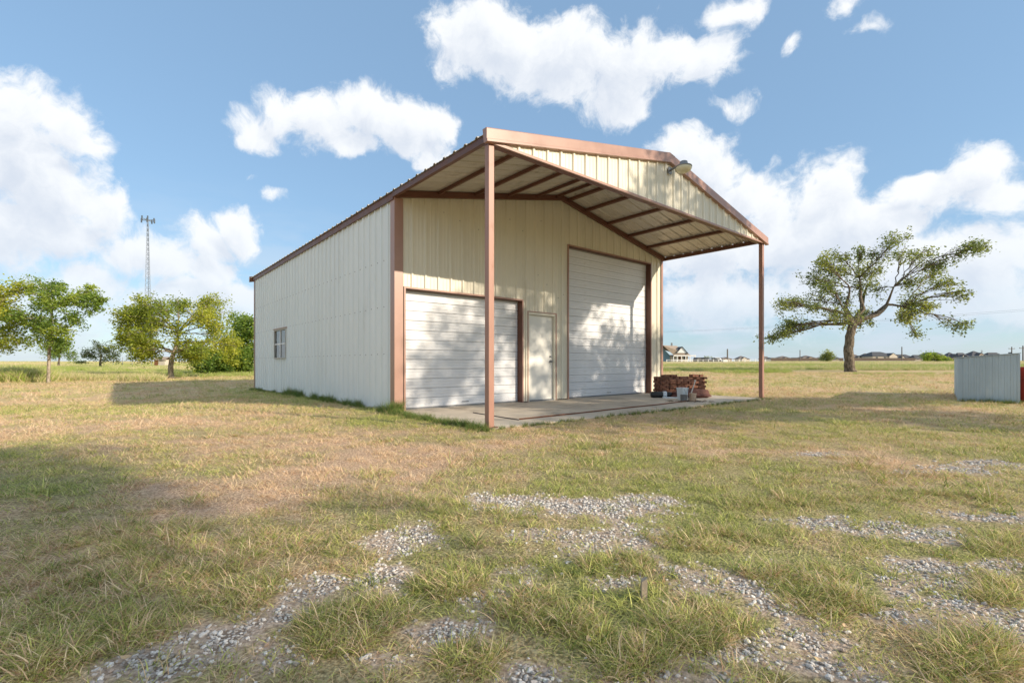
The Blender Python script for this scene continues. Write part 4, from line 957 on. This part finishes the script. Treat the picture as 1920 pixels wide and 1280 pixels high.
for i, (a_, b_, yt, rm, kind, lab) in enumerate(H_):
    rm = ROOFBR if rm is BARK else rm
    house('suburban_house', lab, a_, b_, yt, 300 + 12 * (i % 3), rm, (HOUSEB, HOUSET)[i % 2], 'hip', HG, gable=[(0.5, 0.5, 0.7)] if kind else [(0.25, 0.3, 0.6)] if i % 2 else None, ridge=0.06 if kind else 0.5, shift=U(-0.08, 0.08))
house('two_storey_house', 'two-storey house with dark roof and a bright cream end wall right of the tree trunk', 1636, 1684, 659, 290, ROOFDK, HOUSET, 'hip', HG, two=True, ridge=0.35, gable=[(0.8, 0.36, 0.72)], shift=-0.06)

# blue farmhouse
d = 150; s = d / FPX; hx0 = X(1232, d); gz = float(terrain(hx0, d)) - 0.05
fh = empty('farmhouse', (hx0, d, gz)); tag(fh, 'blue farmhouse with brown roof, white dormer gable and porch beside the workshop', 'house')
def hx(px): return X(px, d) - hx0
def hz(py): return zat(py, d) - gz
zr = hz(647); ze = hz(665.5)
MB().box(hx(1228), hx(1262), 3.0, 11, 0, ze).add([(hx(1228), 2.99, ze), (hx(1262), 2.99, ze), (hx(1245), 2.99, zr - .2)], [(0, 1, 2)]).build('wall', BLUEW, fh)
MB().box(hx(1262), hx(1297), 3.2, 10.8, 0, hz(665)).build('wall', HOUSET, fh)
mb = MB()  # main roof: left slope seen rising to the ridge, hip falling right
mb.add([(hx(1244), 0.5, zr), (hx(1281), 6, zr), (hx(1306), 6, ze), (hx(1264), 0.5, ze), (hx(1296), 0.4, ze), (hx(1244), 12, zr), (hx(1306), 12, ze)],
       [(0, 3, 4, 1), (1, 4, 2), (0, 1, 5), (1, 2, 6, 5)])
mb.add([(hx(1244), 2.4, zr), (hx(1228), 2.4, ze), (hx(1228), 12, ze), (hx(1244), 12, zr)], [(0, 1, 2, 3)])
mb.build('roof', ROOFTAN, fh)
MB().add([(hx(1264), 0.4, ze), (hx(1306), 0.4, ze), (hx(1306), 0.4, ze - .35), (hx(1264), 0.4, ze - .35), (hx(1264), 3.2, ze - .35), (hx(1306), 3.2, ze - .35)], [(0, 1, 2, 3), (3, 2, 5, 4)]).build('porch_beam', WHITEP, fh)
MB().add([(hx(1270), 0.3, hz(661.5)), (hx(1289), 0.3, hz(661.5)), (hx(1279.5), 0.3, hz(650.5)), (hx(1279.5), 4, hz(650.5)), (hx(1270), 4, hz(661.5)), (hx(1289), 4, hz(661.5))], [(0, 1, 2)]).build('dormer_gable', WHITEP, fh)
MB().add([(hx(1268), 0.0, hz(662.5)), (hx(1279.5), 0.0, hz(649.5)), (hx(1279.5), 4, hz(649.5)), (hx(1268), 4, hz(662.5)), (hx(1291), 0.0, hz(662.5)), (hx(1291), 4, hz(662.5))], [(0, 1, 2, 3), (1, 4, 5, 2)]).build('dormer_roof', ROOFDK, fh)
MB().box(hx(1271), hx(1273.5), 6.2, 6.7, zr - 0.5, hz(641)).build('chimney', GREYM, fh)
for px in (1264, 1271, 1279, 1287, 1295, 1304.5): MB().box(hx(px) - 0.1, hx(px) + 0.1, 0.5, 0.7, 0, ze - 0.36).build('porch_post', WHITEP, fh)
for px in (1269, 1276, 1290):
    f_ = MB().box(hx(px) - 0.45, hx(px) + 0.45, 3.1, 3.19, 1.1, 2.3).build('window', WHITEP, fh); MB().box(hx(px) - 0.35, hx(px) + 0.35, 3.07, 3.098, 1.2, 2.2).build('pane', GLASS, f_)
MB().box(hx(1282) - 0.4, hx(1282) + 0.4, 3.1, 3.19, 0.1, 2.2).build('door', RUSTM, fh)
mb = MB(); x_ = hx(1264)
rl = MB().box(hx(1264), hx(1305), 0.52, 0.6, 0.85, 0.95).build('porch_rail', WHITEP, fh)
while x_ < hx(1305): mb.box(x_ - .04, x_ + .04, 0.53, 0.59, 0.1, 0.85); x_ += 0.45
mb.build('balusters', WHITEP, rl)['kind'] = 'stuff'

# white rail fence in front of farmhouse and vehicles
d = 138; f0, f1 = X(1250, d), X(1440, d)
fc = empty('rail_fence', (f0, d, float(terrain(f0, d)) - 0.05)); tag(fc, 'white post and rail fence running right from the farmhouse', 'fence')
x_ = 0; pm = MB().box(-.07, .07, -.07, .07, 0, 1.15).mesh('fence_post'); k_ = 0
while x_ < f1 - f0:
    zz = float(terrain(f0 + x_, d)) - 0.05 - fc.location.z
    o_ = link('fence_post', pm, WHITEP, fc); o_.location = (x_, 0, zz); 
    z3 = float(terrain(f0 + x_ + 1.5, d)) - 0.05 - fc.location.z
    for hh_ in (0.5, 1.0): MB().bar((x_ + .075, 0, zz + hh_), (x_ + 1.42, 0, z3 + hh_), 0.05, 0.09).build('rail', WHITEP, fc)
    x_ += 1.5
# dark back-yard fences of the suburb
def bfence(label, px0, px1, d):
    a_, b_ = X(px0, d), X(px1, d); z0_, z1_ = float(terrain(a_, d)), float(terrain(b_, d))
    t = empty('wood_fence', (a_, d, z0_)); tag(t, label, 'fence', 'wooden fences behind the houses')
    x_ = 0; n = int((b_ - a_) / 2.4); pm_ = MB().box(0.02, 2.38, -0.03, 0.03, 0, 1.8).mesh('fence_panel')
    for k in range(n):
        o_ = link('fence_panel', pm_, FENCEW, t); o_.location = (k * 2.4, 0, (z1_ - z0_) * k / n)
bfence('brown board fence in front of the houses between tree trunk and wide bush', 1600, 1722, 280)
bfence('brown board fence left of the tree trunk', 1574, 1588, 280)
bfence('brown board fence between the wide bush and the storage box', 1778, 1800, 280)
bfence('low brown board fence left of the far round tree', 1446, 1545, 285)

# vehicles by the farmhouse
def car(name, label, px, d, rz, paint, pickup=False, cat='car', group=None):
    x = X(px, d); t = empty(name, (x, d, float(terrain(x, d))), rz); tag(t, label, cat, group)
    L2, Wd = 2.35, 0.92
    low = [(-L2, .35), (-L2, .85), (-L2 + .1, .98), (-0.3 if pickup else -L2 + .3, 1.0), (1.0, 1.02), (L2 - .1, .88), (L2, .7), (L2, .35)]
    n = len(low); mb = MB(); mb.add([(a, -Wd, b) for a, b in low] + [(a, Wd, b) for a, b in low], [(i, (i+1) % n, n + (i+1) % n, n + i) for i in range(n)] + [tuple(range(n))[::-1], tuple(range(n, 2*n))])
    b = mb.build('body', paint, t); bevel(b, 0.05, 2)
    cab = [(-0.35, 1.0), (-0.3, 1.55), (0.55, 1.58), (1.15, 1.02)] if pickup else [(-L2 + .15, 1.0), (-L2 + .45, 1.62), (0.4, 1.65), (1.15, 1.02)]
    n = 4; MB().add([(a, -Wd * .88, z) for a, z in cab] + [(a, Wd * .88, z) for a, z in cab], [(i, (i+1) % n, n + (i+1) % n, n + i) for i in range(n)] + [(3,2,1,0), (4,5,6,7)]).build('cabin', paint, t)
    for sgn in (-1, 1): MB().box(cab[1][0] + .1, cab[2][0] + .1, sgn * Wd * .885 - .01, sgn * Wd * .885 + .01, 1.08, 1.5).build('side_window', GLASS, t)
    for wx in (-1.45, 1.45):
        for sgn in (-1, 1):
            wh = MB().tube([(wx, sgn * (Wd - .2), .35), (wx, sgn * (Wd + .02), .35)], [.35, .35], 18).build('wheel', TYRE, t)
            MB().tube([(wx, sgn * (Wd + .021), .35), (wx, sgn * (Wd + .03), .35)], [.2, .19], 12).build('rim', GREYM, wh)
car('parked_suv', 'dark parked suv nearest the farmhouse porch', 1314, 146, 0.3, CARDK, cat='suv')
car('parked_car', 'dark parked car behind the small olive bush', 1324, 156, 0.2, CARDK)
car('parked_pickup', 'dark parked pickup right of the small olive bush', 1336, 144, -0.2, CARDK, True, 'pickup')
car('parked_van', 'white-fronted parked car at the right end of the vehicles', 1344, 150, 0.15, CARWH)
d = 134; x = X(1359, d); wtnk = MB().box(-0.6, 0.6, -0.5, 0.5, 0, 0.9).box(-0.65, 0.65, -0.55, 0.55, 0.905, 0.97).build('white_crate', WHITEP); wtnk.location = (x, d, float(terrain(x, d))); tag(wtnk, 'small white lidded crate standing in the field by the rail fence', 'crate')

# poles
def pole(name, label, px, ytop, d, r, arm=0, group='utility poles', cat='utility pole'):
    x = X(px, d); gz = float(terrain(x, d)); h = zat(ytop, d) - gz; t = empty(name, (x, d, gz)); tag(t, label, cat, group)
    MB().tube([(0, 0, 0), (0, 0, h)], [r, r * .8], 10).build('pole_shaft', POLEM, t)
    if arm:
        MB().box(-arm/2, arm/2, -.08, .08, h - .9, h - .7).build('crossarm', POLEM, t)
        for q in (-.45, 0, .45): MB().lathe([(.05, h - .7), (.07, h - .6), (.04, h - .5)], 8, (q * arm, 0, 0)).build('insulator', GREYM, t)
pole('utility_pole', 'thin bare pole left of the far round tree', 1500, 656, 180, .16)
pole('utility_pole', 'thick dark bare pole right of the two-storey house', 1704.5, 650, 230, .26) if False else pole('utility_pole', 'thick dark bare pole right of the two-storey house', 1691, 650, 230, .26)
pole('chimney_stack', 'tall blue-grey stack above the brown-roofed house', 1364, 654, 290, .45, cat='stack', group=None)
pole('utility_pole', 'crossarm pole showing above the storage box lid', 1897, 650, 200, .22, 2.6)
pole('utility_pole', 'nearest crossarm pole at the right frame edge', 1918, 648, 150, .2, 2.2)
pole('utility_pole', 'short thin pole before the tallest roof above the storage box', 1841, 656, 240, .12, 1.0)
pole('utility_pole', 'wooden crossarm pole beyond the right frame edge', 2300, 545, 50, .14, 2.4)
pole('utility_pole', 'wooden crossarm pole hidden behind the workshop', 1000, 621, 120, .16, 2.4)
for q, lab in ((-1.0, 'lower power line crossing the sky right of the workshop'), (1.0, 'upper power line crossing the sky right of the workshop')):
    a_ = Vector((X(2300, 50) + q, 50 + q, zat(551, 50))); b_ = Vector((X(1000, 120) + q, 120 + q, zat(627, 120)))
    pts_ = [a_.lerp(b_, k / 24) - Vector((0, 0, 1.1 * (1 - (2 * k / 24 - 1) ** 2))) + Vector((0, 0, 0.0)) for k in range(25)]
    o_ = MB().tube(pts_, [0.009] * 25, 5).build('power_line', GREYM); tag(o_, lab, 'wire', 'power lines')

# small red and white shed behind the broad tree, wire fence in the left field
d = 75; x = X(305, d); gz = float(terrain(x, d)); s = d / FPX
sh = empty('field_shed', (x, d, gz)); tag(sh, 'small weathered shed behind the broad tree\'s trunk', 'shed')
hh = zat(670, d) - gz
MB().box(-.75, .75, -.6, .8, 0, hh - .35).build('wall', HOUSET, sh)
MB().box(-.85, -.25, -.64, -.61, 0, hh - .4).build('door', RUSTM, sh)
MB().add([(-.95, -.8, hh - .4), (.95, -.8, hh - .4), (.95, 0.1, hh + .1), (-.95, .1, hh + .1), (.95, 1, hh - .4), (-.95, 1, hh - .4)], [(0, 1, 2, 3), (3, 2, 4, 5)]).build('roof', ROOFTAN, sh)
MB().box(-.05, .35, -.64, -.61, .9, 1.4).build('window', GLASS, sh)
d = 80; f0, f1 = X(212, d), X(300, d)
fc = empty('wire_fence', (f0, d, float(terrain(f0, d)))); tag(fc, 'thin grey wire fence with slender posts across the left field', 'fence')
pm = MB().tube([(0, 0, 0), (0, 0, 1.5)], [.04, .04], 6).mesh('fence_post'); x_ = 0
while x_ < f1 - f0: o_ = link('fence_post', pm, GREYM, fc); o_.location = (x_, 0, 0); x_ += 1.6
for z in (.4, .8, 1.2, 1.45): MB().tube([(0, 0, z), (f1 - f0, 0, z)], [.012, .012], 4).build('wire', GREYM, fc)

# ------------------------------------------------------------------ scattered grass and stones (instanced)
def tuft_mesh(name, n, rad, lmin, lmax, lean, width, mat, seed, comb=0.0, seg=3, droop=0.5, heads=0):
    rn = np.random.default_rng(seed); vs, fs, av, aq = [], [], [], []
    for i in range(n):
        a = rn.uniform(0, 2*np.pi); r = rad * rn.random() ** 0.6; bx_, by_ = r*np.cos(a), r*np.sin(a)
        da = rn.uniform(0, 2*np.pi) if rn.random() > comb else rn.normal(0, 0.6)
        dx, dy = np.cos(da), np.sin(da); l = rn.uniform(lmin, lmax); ln = lean * rn.uniform(0.4, 1.4); w = width * rn.uniform(0.6, 1.3)
        sa = rn.uniform(0, np.pi); wx, wy = np.cos(sa) * w / 2, np.sin(sa) * w / 2; base = len(vs); px_, py_, pz_ = bx_, by_, -0.006
        th = min(1.5, 0.2 + ln * 0.5); q = rn.random(); vv = rn.random()
        for k in range(seg + 1):
            f = 1 - (k / seg) ** 1.6
            if k < seg: vs.append((px_ - wx*f, py_ - wy*f, pz_)); vs.append((px_ + wx*f, py_ + wy*f, pz_)); av += [vv, vv]; aq += [q, q]
            else: vs.append((px_, py_, pz_)); av.append(vv); aq.append(q)
            px_ += dx * np.sin(th) * l/seg; py_ += dy * np.sin(th) * l/seg; pz_ += max(np.cos(th) * l/seg, -0.6*pz_/seg if k else 0); th += droop * ln * rn.uniform(0.6, 1.4)
            if pz_ < 0.002: pz_ = 0.002
        for k in range(seg - 1): fs.append((base+2*k, base+2*k+1, base+2*k+3, base+2*k+2))
        fs.append((base+2*(seg-1), base+2*(seg-1)+1, base+2*seg))
    me = bpy.data.meshes.new(name); me.from_pydata(vs, [], fs); me.update(); me.materials.append(mat)
    for nm, val in (('v', av), ('q', aq)):
        at_ = me.attributes.new(nm, 'FLOAT', 'POINT'); at_.data.foreach_set('value', np.array(val, np.float32))
    return me
def stone_mesh(name, seed, mat):
    rn = random.Random(seed); bm = bmesh.new(); bmesh.ops.create_icosphere(bm, subdivisions=1, radius=1)
    for v_ in bm.verts:
        k = rn.uniform(0.7, 1.15); v_.co = Vector((v_.co.x * k, v_.co.y * k * 0.8, v_.co.z * k * 0.6))
    me = bpy.data.meshes.new(name); bm.to_mesh(me); bm.free(); me.materials.append(mat); return me
def collection_of(name, meshes):
    c = bpy.data.collections.new(name)
    for i, me in enumerate(meshes): c.objects.link(bpy.data.objects.new('%s_%02d' % (name, i), me))
    return c
def scatter(name, coll, P, rot, scl, idx, green, label, cat):
    me = bpy.data.meshes.new(name); n = len(P); me.vertices.add(n); me.vertices.foreach_set('co', np.ascontiguousarray(P, dtype=np.float32).ravel())
    a = me.attributes.new('rot', 'FLOAT_VECTOR', 'POINT'); a.data.foreach_set('vector', np.ascontiguousarray(rot, dtype=np.float32).ravel())
    for nm, v_ in (('scl', scl), ('green', green)):
        a = me.attributes.new(nm, 'FLOAT', 'POINT'); a.data.foreach_set('value', np.ascontiguousarray(v_, dtype=np.float32))
    a = me.attributes.new('idx', 'INT', 'POINT'); a.data.foreach_set('value', np.ascontiguousarray(idx, dtype=np.int32))
    o_ = bpy.data.objects.new(name, me); COL.objects.link(o_); tag(o_, label, cat, kind='stuff')
    g = bpy.data.node_groups.new(name + '_nodes', 'GeometryNodeTree')
    g.interface.new_socket('Geometry', in_out='INPUT', socket_type='NodeSocketGeometry'); g.interface.new_socket('Geometry', in_out='OUTPUT', socket_type='NodeSocketGeometry')
    gi = g.nodes.new('NodeGroupInput'); go = g.nodes.new('NodeGroupOutput')
    ci = g.nodes.new('GeometryNodeCollectionInfo'); ci.inputs['Collection'].default_value = coll; ci.inputs['Separate Children'].default_value = True; ci.inputs['Reset Children'].default_value = True
    ip = g.nodes.new('GeometryNodeInstanceOnPoints'); ip.inputs['Pick Instance'].default_value = True
    def na(nm, typ):
        q = g.nodes.new('GeometryNodeInputNamedAttribute'); q.data_type = typ; q.inputs['Name'].default_value = nm; return q.outputs['Attribute']
    e2r = g.nodes.new('FunctionNodeEulerToRotation'); g.links.new(na('rot', 'FLOAT_VECTOR'), e2r.inputs[0])
    g.links.new(gi.outputs[0], ip.inputs['Points']); g.links.new(ci.outputs[0], ip.inputs['Instance']); g.links.new(na('idx', 'INT'), ip.inputs['Instance Index'])
    g.links.new(e2r.outputs[0], ip.inputs['Rotation']); g.links.new(na('scl', 'FLOAT'), ip.inputs['Scale']); g.links.new(ip.outputs[0], go.inputs[0])
    md = o_.modifiers.new('scatter', 'NODES'); md.node_group = g; return o_
def wedge(r0, r1, dens, half=math.radians(57)):
    n = int(half * (r1*r1 - r0*r0) * dens); r = np.sqrt(RNG.uniform(r0*r0, r1*r1, n)); t = RNG.uniform(-half, half, n); return r*np.sin(t), r*np.cos(t)
def gz_(x, y):
    z = terrain(x, y); r = np.hypot(x, y); return np.where(r < 9, z + (fbm(x, y, 1.7, 3) - 0.5) * 0.025, z)
# tufts: 0-5 short mixed, 6-9 flat straw, 10-13 long green
TU = [tuft_mesh('turf', 44, 0.10, 0.03, 0.09, 1.1, 0.0048, BLADE, i, comb=0.3) for i in range(6)]
TU += [tuft_mesh('turf', 38, 0.11, 0.04, 0.12, 2.4, 0.0042, BLADE, 30 + i, comb=0.4, droop=0.25) for i in range(4)]
TU += [tuft_mesh('turf', 54, 0.075, 0.07, 0.18, 1.5, 0.0056, BLADE, 60 + i, comb=0.25, seg=4, droop=0.26) for i in range(4)]
CT = collection_of('turf_tuft', TU)
def place(bands, name, label):
    Ps, Rs, Ss, Is, Gs = [], [], [], [], []
    for (r0, r1, dens, smul) in bands:
        x, y = wedge(r0, r1, dens); g = greenness(x, y); gv = gravel(x, y); dn = fbm(x + 9, y, 1.3, 3)
        keep = (~on_slab(x, y, 0.02)) & (field_edge(x, y) < 1)
        keep &= RNG.random(len(x)) < np.clip(0.97 - 0.85 * sm((gv + 0.65) / 1.1), 0.14, 1) * np.clip(0.35 + 1.9 * (fbm(x + 2, y, 4.5, 3) - 0.22), 0.25, 1)
        x, y, g, gv, dn = [a[keep] for a in (x, y, g, gv, dn)]; n = len(x)
        u = RNG.random(n); idx = np.where(u < 0.30 + 0.5 * (1 - g), RNG.integers(6, 10, n), RNG.integers(0, 6, n))
        rad = np.hypot(x, y)
        lush = fbm(x + 3, y + 8, 1.1, 3)
        big = (RNG.random(n) < np.where(lush > 0.54, 0.22, 0.02) * np.clip(1.5 - rad / 6, 0.02, 1)) & (g > 0.25)
        idx = np.where(big, RNG.integers(10, 14, n), idx)
        hw = vnoise(x, y, 0.8) * 6.28
        Ps.append(np.stack([x, y, gz_(x, y)], 1)); Rs.append(np.stack([RNG.normal(0, .12, n), RNG.normal(0, .12, n), hw + RNG.normal(0, 1.0, n)], 1))
        Ss.append(RNG.uniform(0.7, 1.35, n) * smul); Is.append(idx); Gs.append(np.clip(g + RNG.normal(0, 0.13, n), 0, 1))
    return scatter(name, CT, np.concatenate(Ps), np.concatenate(Rs), np.concatenate(Ss), np.concatenate(Is), np.concatenate(Gs), label, 'grass')
place([(0.7, 4.0, 270, 0.66), (4.0, 9.0, 140, 0.85), (9.0, 18, 48, 1.35), (18, 44, 11, 2.1)], 'yard_grass', 'short patchy green and straw lawn grass over the whole yard')
# bigger clumps where the photograph shows them
x_, y_, sc_ = [], [], []
for (px, py, rx, ry, n) in ((640,1180,85,50,80),(840,1090,75,34,60),(700,1150,70,30,36),(1290,1180,110,50,90),(1180,1230,80,40,50),(1560,1130,100,30,60),(1490,1080,90,22,50),(1850,1225,60,44,60),(1780,1240,60,30,36),(150,1120,200,120,170),(60,1230,120,50,70),(430,1090,110,60,70),(1880,1020,60,22,40),(1330,1010,120,26,60),(1480,940,150,18,60),(1160,1060,70,20,36),(980,1130,70,26,40),(1080,1170,60,30,36),(820,950,60,14,26),(300,1010,160,40,80),(1870,1110,50,26,30),(560,1020,120,30,46),(1700,930,120,12,40),(880,1230,60,30,30)):
    for k in range(n):
        a_ = U(0, 6.28); q = R() ** 0.5; X_, Y_ = gpt(px + rx * q * math.cos(a_), py + ry * q * math.sin(a_)); x_.append(X_); y_.append(Y_); sc_.append(U(0.6, 1.05) * (1.15 - 0.4 * q))
x_ = np.array(x_); y_ = np.array(y_); n = len(x_)
scatter('grass_clumps', CT, np.stack([x_, y_, gz_(x_, y_)], 1), np.stack([RNG.normal(0, .15, n), RNG.normal(0, .15, n), RNG.uniform(0, 6.28, n)], 1), np.array(sc_) * 0.76, RNG.integers(10, 14, n), np.clip(RNG.normal(0.64, 0.16, n), 0, 1), 'longer green grass clumps growing through the gravel in the foreground', 'grass')
# weeds along the shaded wall and round the box
WE = collection_of('weed_tuft', [tuft_mesh('weed', 40, 0.07, 0.14, 0.40, 0.45, 0.008, BLADEW, 80 + i, seg=4, droop=0.3) for i in range(4)])
P_, S_ = [], []
for k in range(520):
    v_ = D * R() ** 1.0; u_ = -0.05 - abs(random.gauss(0, 0.09)); hgt = 0.22 + 1.1 * max(0, mnoise.noise(Vector((v_ * 2.1, 3.3, 0)))); X_, Y_ = bl(u_, v_); P_.append((X_, Y_, float(terrain(X_, Y_)))); S_.append(hgt * U(0.6, 1.4))
for k in range(26): X_, Y_ = bl(U(-0.25, 0.1), U(-0.25, 0.0)); P_.append((X_, Y_, 0)); S_.append(U(0.5, 0.9))
for k in range(240):
    v_ = U(-C - 0.2, 0); u_ = -0.10 - abs(random.gauss(0, 0.10)); X_, Y_ = bl(u_, v_); P_.append((X_, Y_, float(terrain(X_, Y_)))); S_.append(U(0.2, 0.5))
for k in range(240):
    u_ = U(-0.3, W); v_ = -C - 0.14 - abs(random.gauss(0, 0.06)); X_, Y_ = bl(u_, v_); P_.append((X_, Y_, float(terrain(X_, Y_)))); S_.append(U(0.15, 0.32))
for k in range(60):
    t_ = U(0, 1); q = Vector((11.0 + t_ * 0.8, 11.8 - t_ * 0.72, 0)) + Vector((U(-.15, .0), U(-.15, 0), 0)); P_.append((q.x, q.y, float(terrain(q.x, q.y)))); S_.append(U(0.2, 0.45))
n = len(P_)
scatter('wall_weeds', WE, np.array(P_), np.stack([RNG.normal(0, .1, n), RNG.normal(0, .1, n), RNG.uniform(0, 6.28, n)], 1), np.array(S_), RNG.integers(0, 4, n), RNG.uniform(0.55, 1, n), 'green weeds growing along the foot of the shaded wall and slab edge', 'weeds')
# field grass
FI = collection_of('field_tuft', [tuft_mesh('field', 90, 0.45, 0.22, 0.55, 0.5, 0.02, BLADEF, 100 + i, seg=3, droop=0.35) for i in range(4)])
Ps, Ss, Gs = [], [], []
for (r0, r1, dens, smul) in ((24, 60, 3.2, 0.75), (60, 110, 1.4, 1.0), (110, 190, 0.5, 1.2)):
    x, y = wedge(r0, r1, dens); keep = field_edge(x, y) > 0; keep &= ~on_slab(x, y, 0.5); x, y = x[keep], y[keep]; n = len(x)
    dn = fbm(x * 0.35, y, 0.09, 4); rad = np.hypot(x, y)
    Ps.append(np.stack([x, y, terrain(x, y)], 1)); Ss.append(smul * RNG.uniform(0.5, 1.1, n) * (0.55 + 0.8 * dn)); Gs.append(np.clip(0.95 - 1.0 * np.abs(dn - 0.40) * 2.2 - 0.35 * sm((rad - 60) / 80) + RNG.normal(0, .12, n), 0, 1))
Ps = np.concatenate(Ps); Ss = np.concatenate(Ss); Gs = np.concatenate(Gs); n = len(Ps)
scatter('field_grass', FI, Ps, np.stack([RNG.normal(0, .1, n), RNG.normal(0, .1, n), RNG.uniform(0, 6.28, n)], 1), Ss, RNG.integers(0, 4, n), Gs, 'taller green and tan meadow grass beyond the mown yard', 'grass')
# rank dry grass bank at the left and shaded verge
x_, y_, s_, g_ = [], [], [], []
for (px0, px1, py0, py1, n, sc, gg) in ((-60, 78, 716, 704, 700, 1.35, .55), (95, 300, 714, 706, 420, 0.8, .3), (340, 478, 703, 698, 200, 0.6, .6), (1330, 1480, 700, 696, 60, 0.6, 1.0), (1600, 1790, 702, 700, 60, 0.35, .6)):
    for k in range(n):
        X_, Y_ = gpt(U(px0, px1), U(py0, py1)); x_.append(X_); y_.append(Y_); s_.append(sc * U(0.7, 1.3)); g_.append(min(1, max(0, gg + random.gauss(0, .15))))
x_ = np.array(x_); y_ = np.array(y_); n = len(x_)
scatter('rank_grass', FI, np.stack([x_, y_, terrain(x_, y_)], 1), np.stack([RNG.normal(0, .15, n), RNG.normal(0, .15, n), RNG.uniform(0, 6.28, n)], 1), np.array(s_), RNG.integers(0, 4, n), np.array(g_), 'rank unmown dry grass along the far edge of the yard', 'grass')
# gravel
ST = collection_of('gravel_stone', [stone_mesh('stone', i, STONE) for i in range(8)])
x, y = wedge(0.9, 7.5, 4600, math.radians(56)); gv = gravel(x, y); rad = np.hypot(x, y)
keep = RNG.random(len(x)) < np.clip((gv + 0.8) * 0.55, 0.004, 0.85) ** 1.6 * np.clip(1.7 - rad / 5, 0.25, 1); keep &= ~on_slab(x, y, 0.05)
x, y = x[keep], y[keep]; n = len(x); sz = 0.0035 + 0.0085 * RNG.random(n) ** 2.6 + 0.0008 * np.hypot(x, y)
scatter('gravel', ST, np.stack([x, y, gz_(x, y) + sz * 0.25], 1), RNG.uniform(-0.6, 0.6, (n, 3)) * np.array([1, 1, 6]), sz, RNG.integers(0, 8, n), np.zeros(n), 'grey crushed stone gravel showing in patches through the grass', 'gravel')
# a few dry leaves, the stake in the grass, lifting handles on the doors
mb = MB()
for (px, py) in ((236,1250),(1538,1255),(1862,1005),(1230,1082),(1418,905),(1210,918),(470,1240),(1650,968),(346,1085),(1104,1215),(700,1060),(1010,880),(1585,1190),(880,985),(1340,1010),(1725,1225),(560,930),(150,1190)):
    x_, y_ = gpt(px, py); a_ = U(0, 6.3); l = U(0.012, 0.022); z_ = float(terrain(x_, y_)) + 0.03; c_, s_ = math.cos(a_), math.sin(a_)
    P = [(-1, 0, .25), (-.3, .45, .0), (.5, .38, .1), (1, 0, .45), (.5, -.38, .25), (-.3, -.45, .3), (0, 0, -.1)]
    mb.add([(x_ + (p*c_ - q*s_) * l, y_ + (p*s_ + q*c_) * l, z_ + h_ * l) for p, q, h_ in P], [(6, k, (k + 1) % 6) for k in range(6)])
o_ = mb.build('dry_leaves', simple('dry_leaf', (0.50, 0.36, 0.21), 0.8, var=0.3)); tag(o_, 'curled dry brown leaves dropped over the foreground grass', 'leaves', kind='stuff')
x_, y_ = gpt(1207, 1128); z_ = float(terrain(x_, y_))
o_ = MB().hexa([(x_-.012, y_-.012, z_-.02), (x_+.012, y_-.012, z_-.02), (x_+.012, y_+.012, z_-.02), (x_-.012, y_+.012, z_-.02), (x_-.01, y_-.01, z_+.085), (x_+.012, y_-.01, z_+.10), (x_+.012, y_+.01, z_+.10), (x_-.01, y_+.01, z_+.09)]).build('wooden_stake', WOODM); tag(o_, 'short weathered wooden stake stub standing in the foreground grass', 'stake')
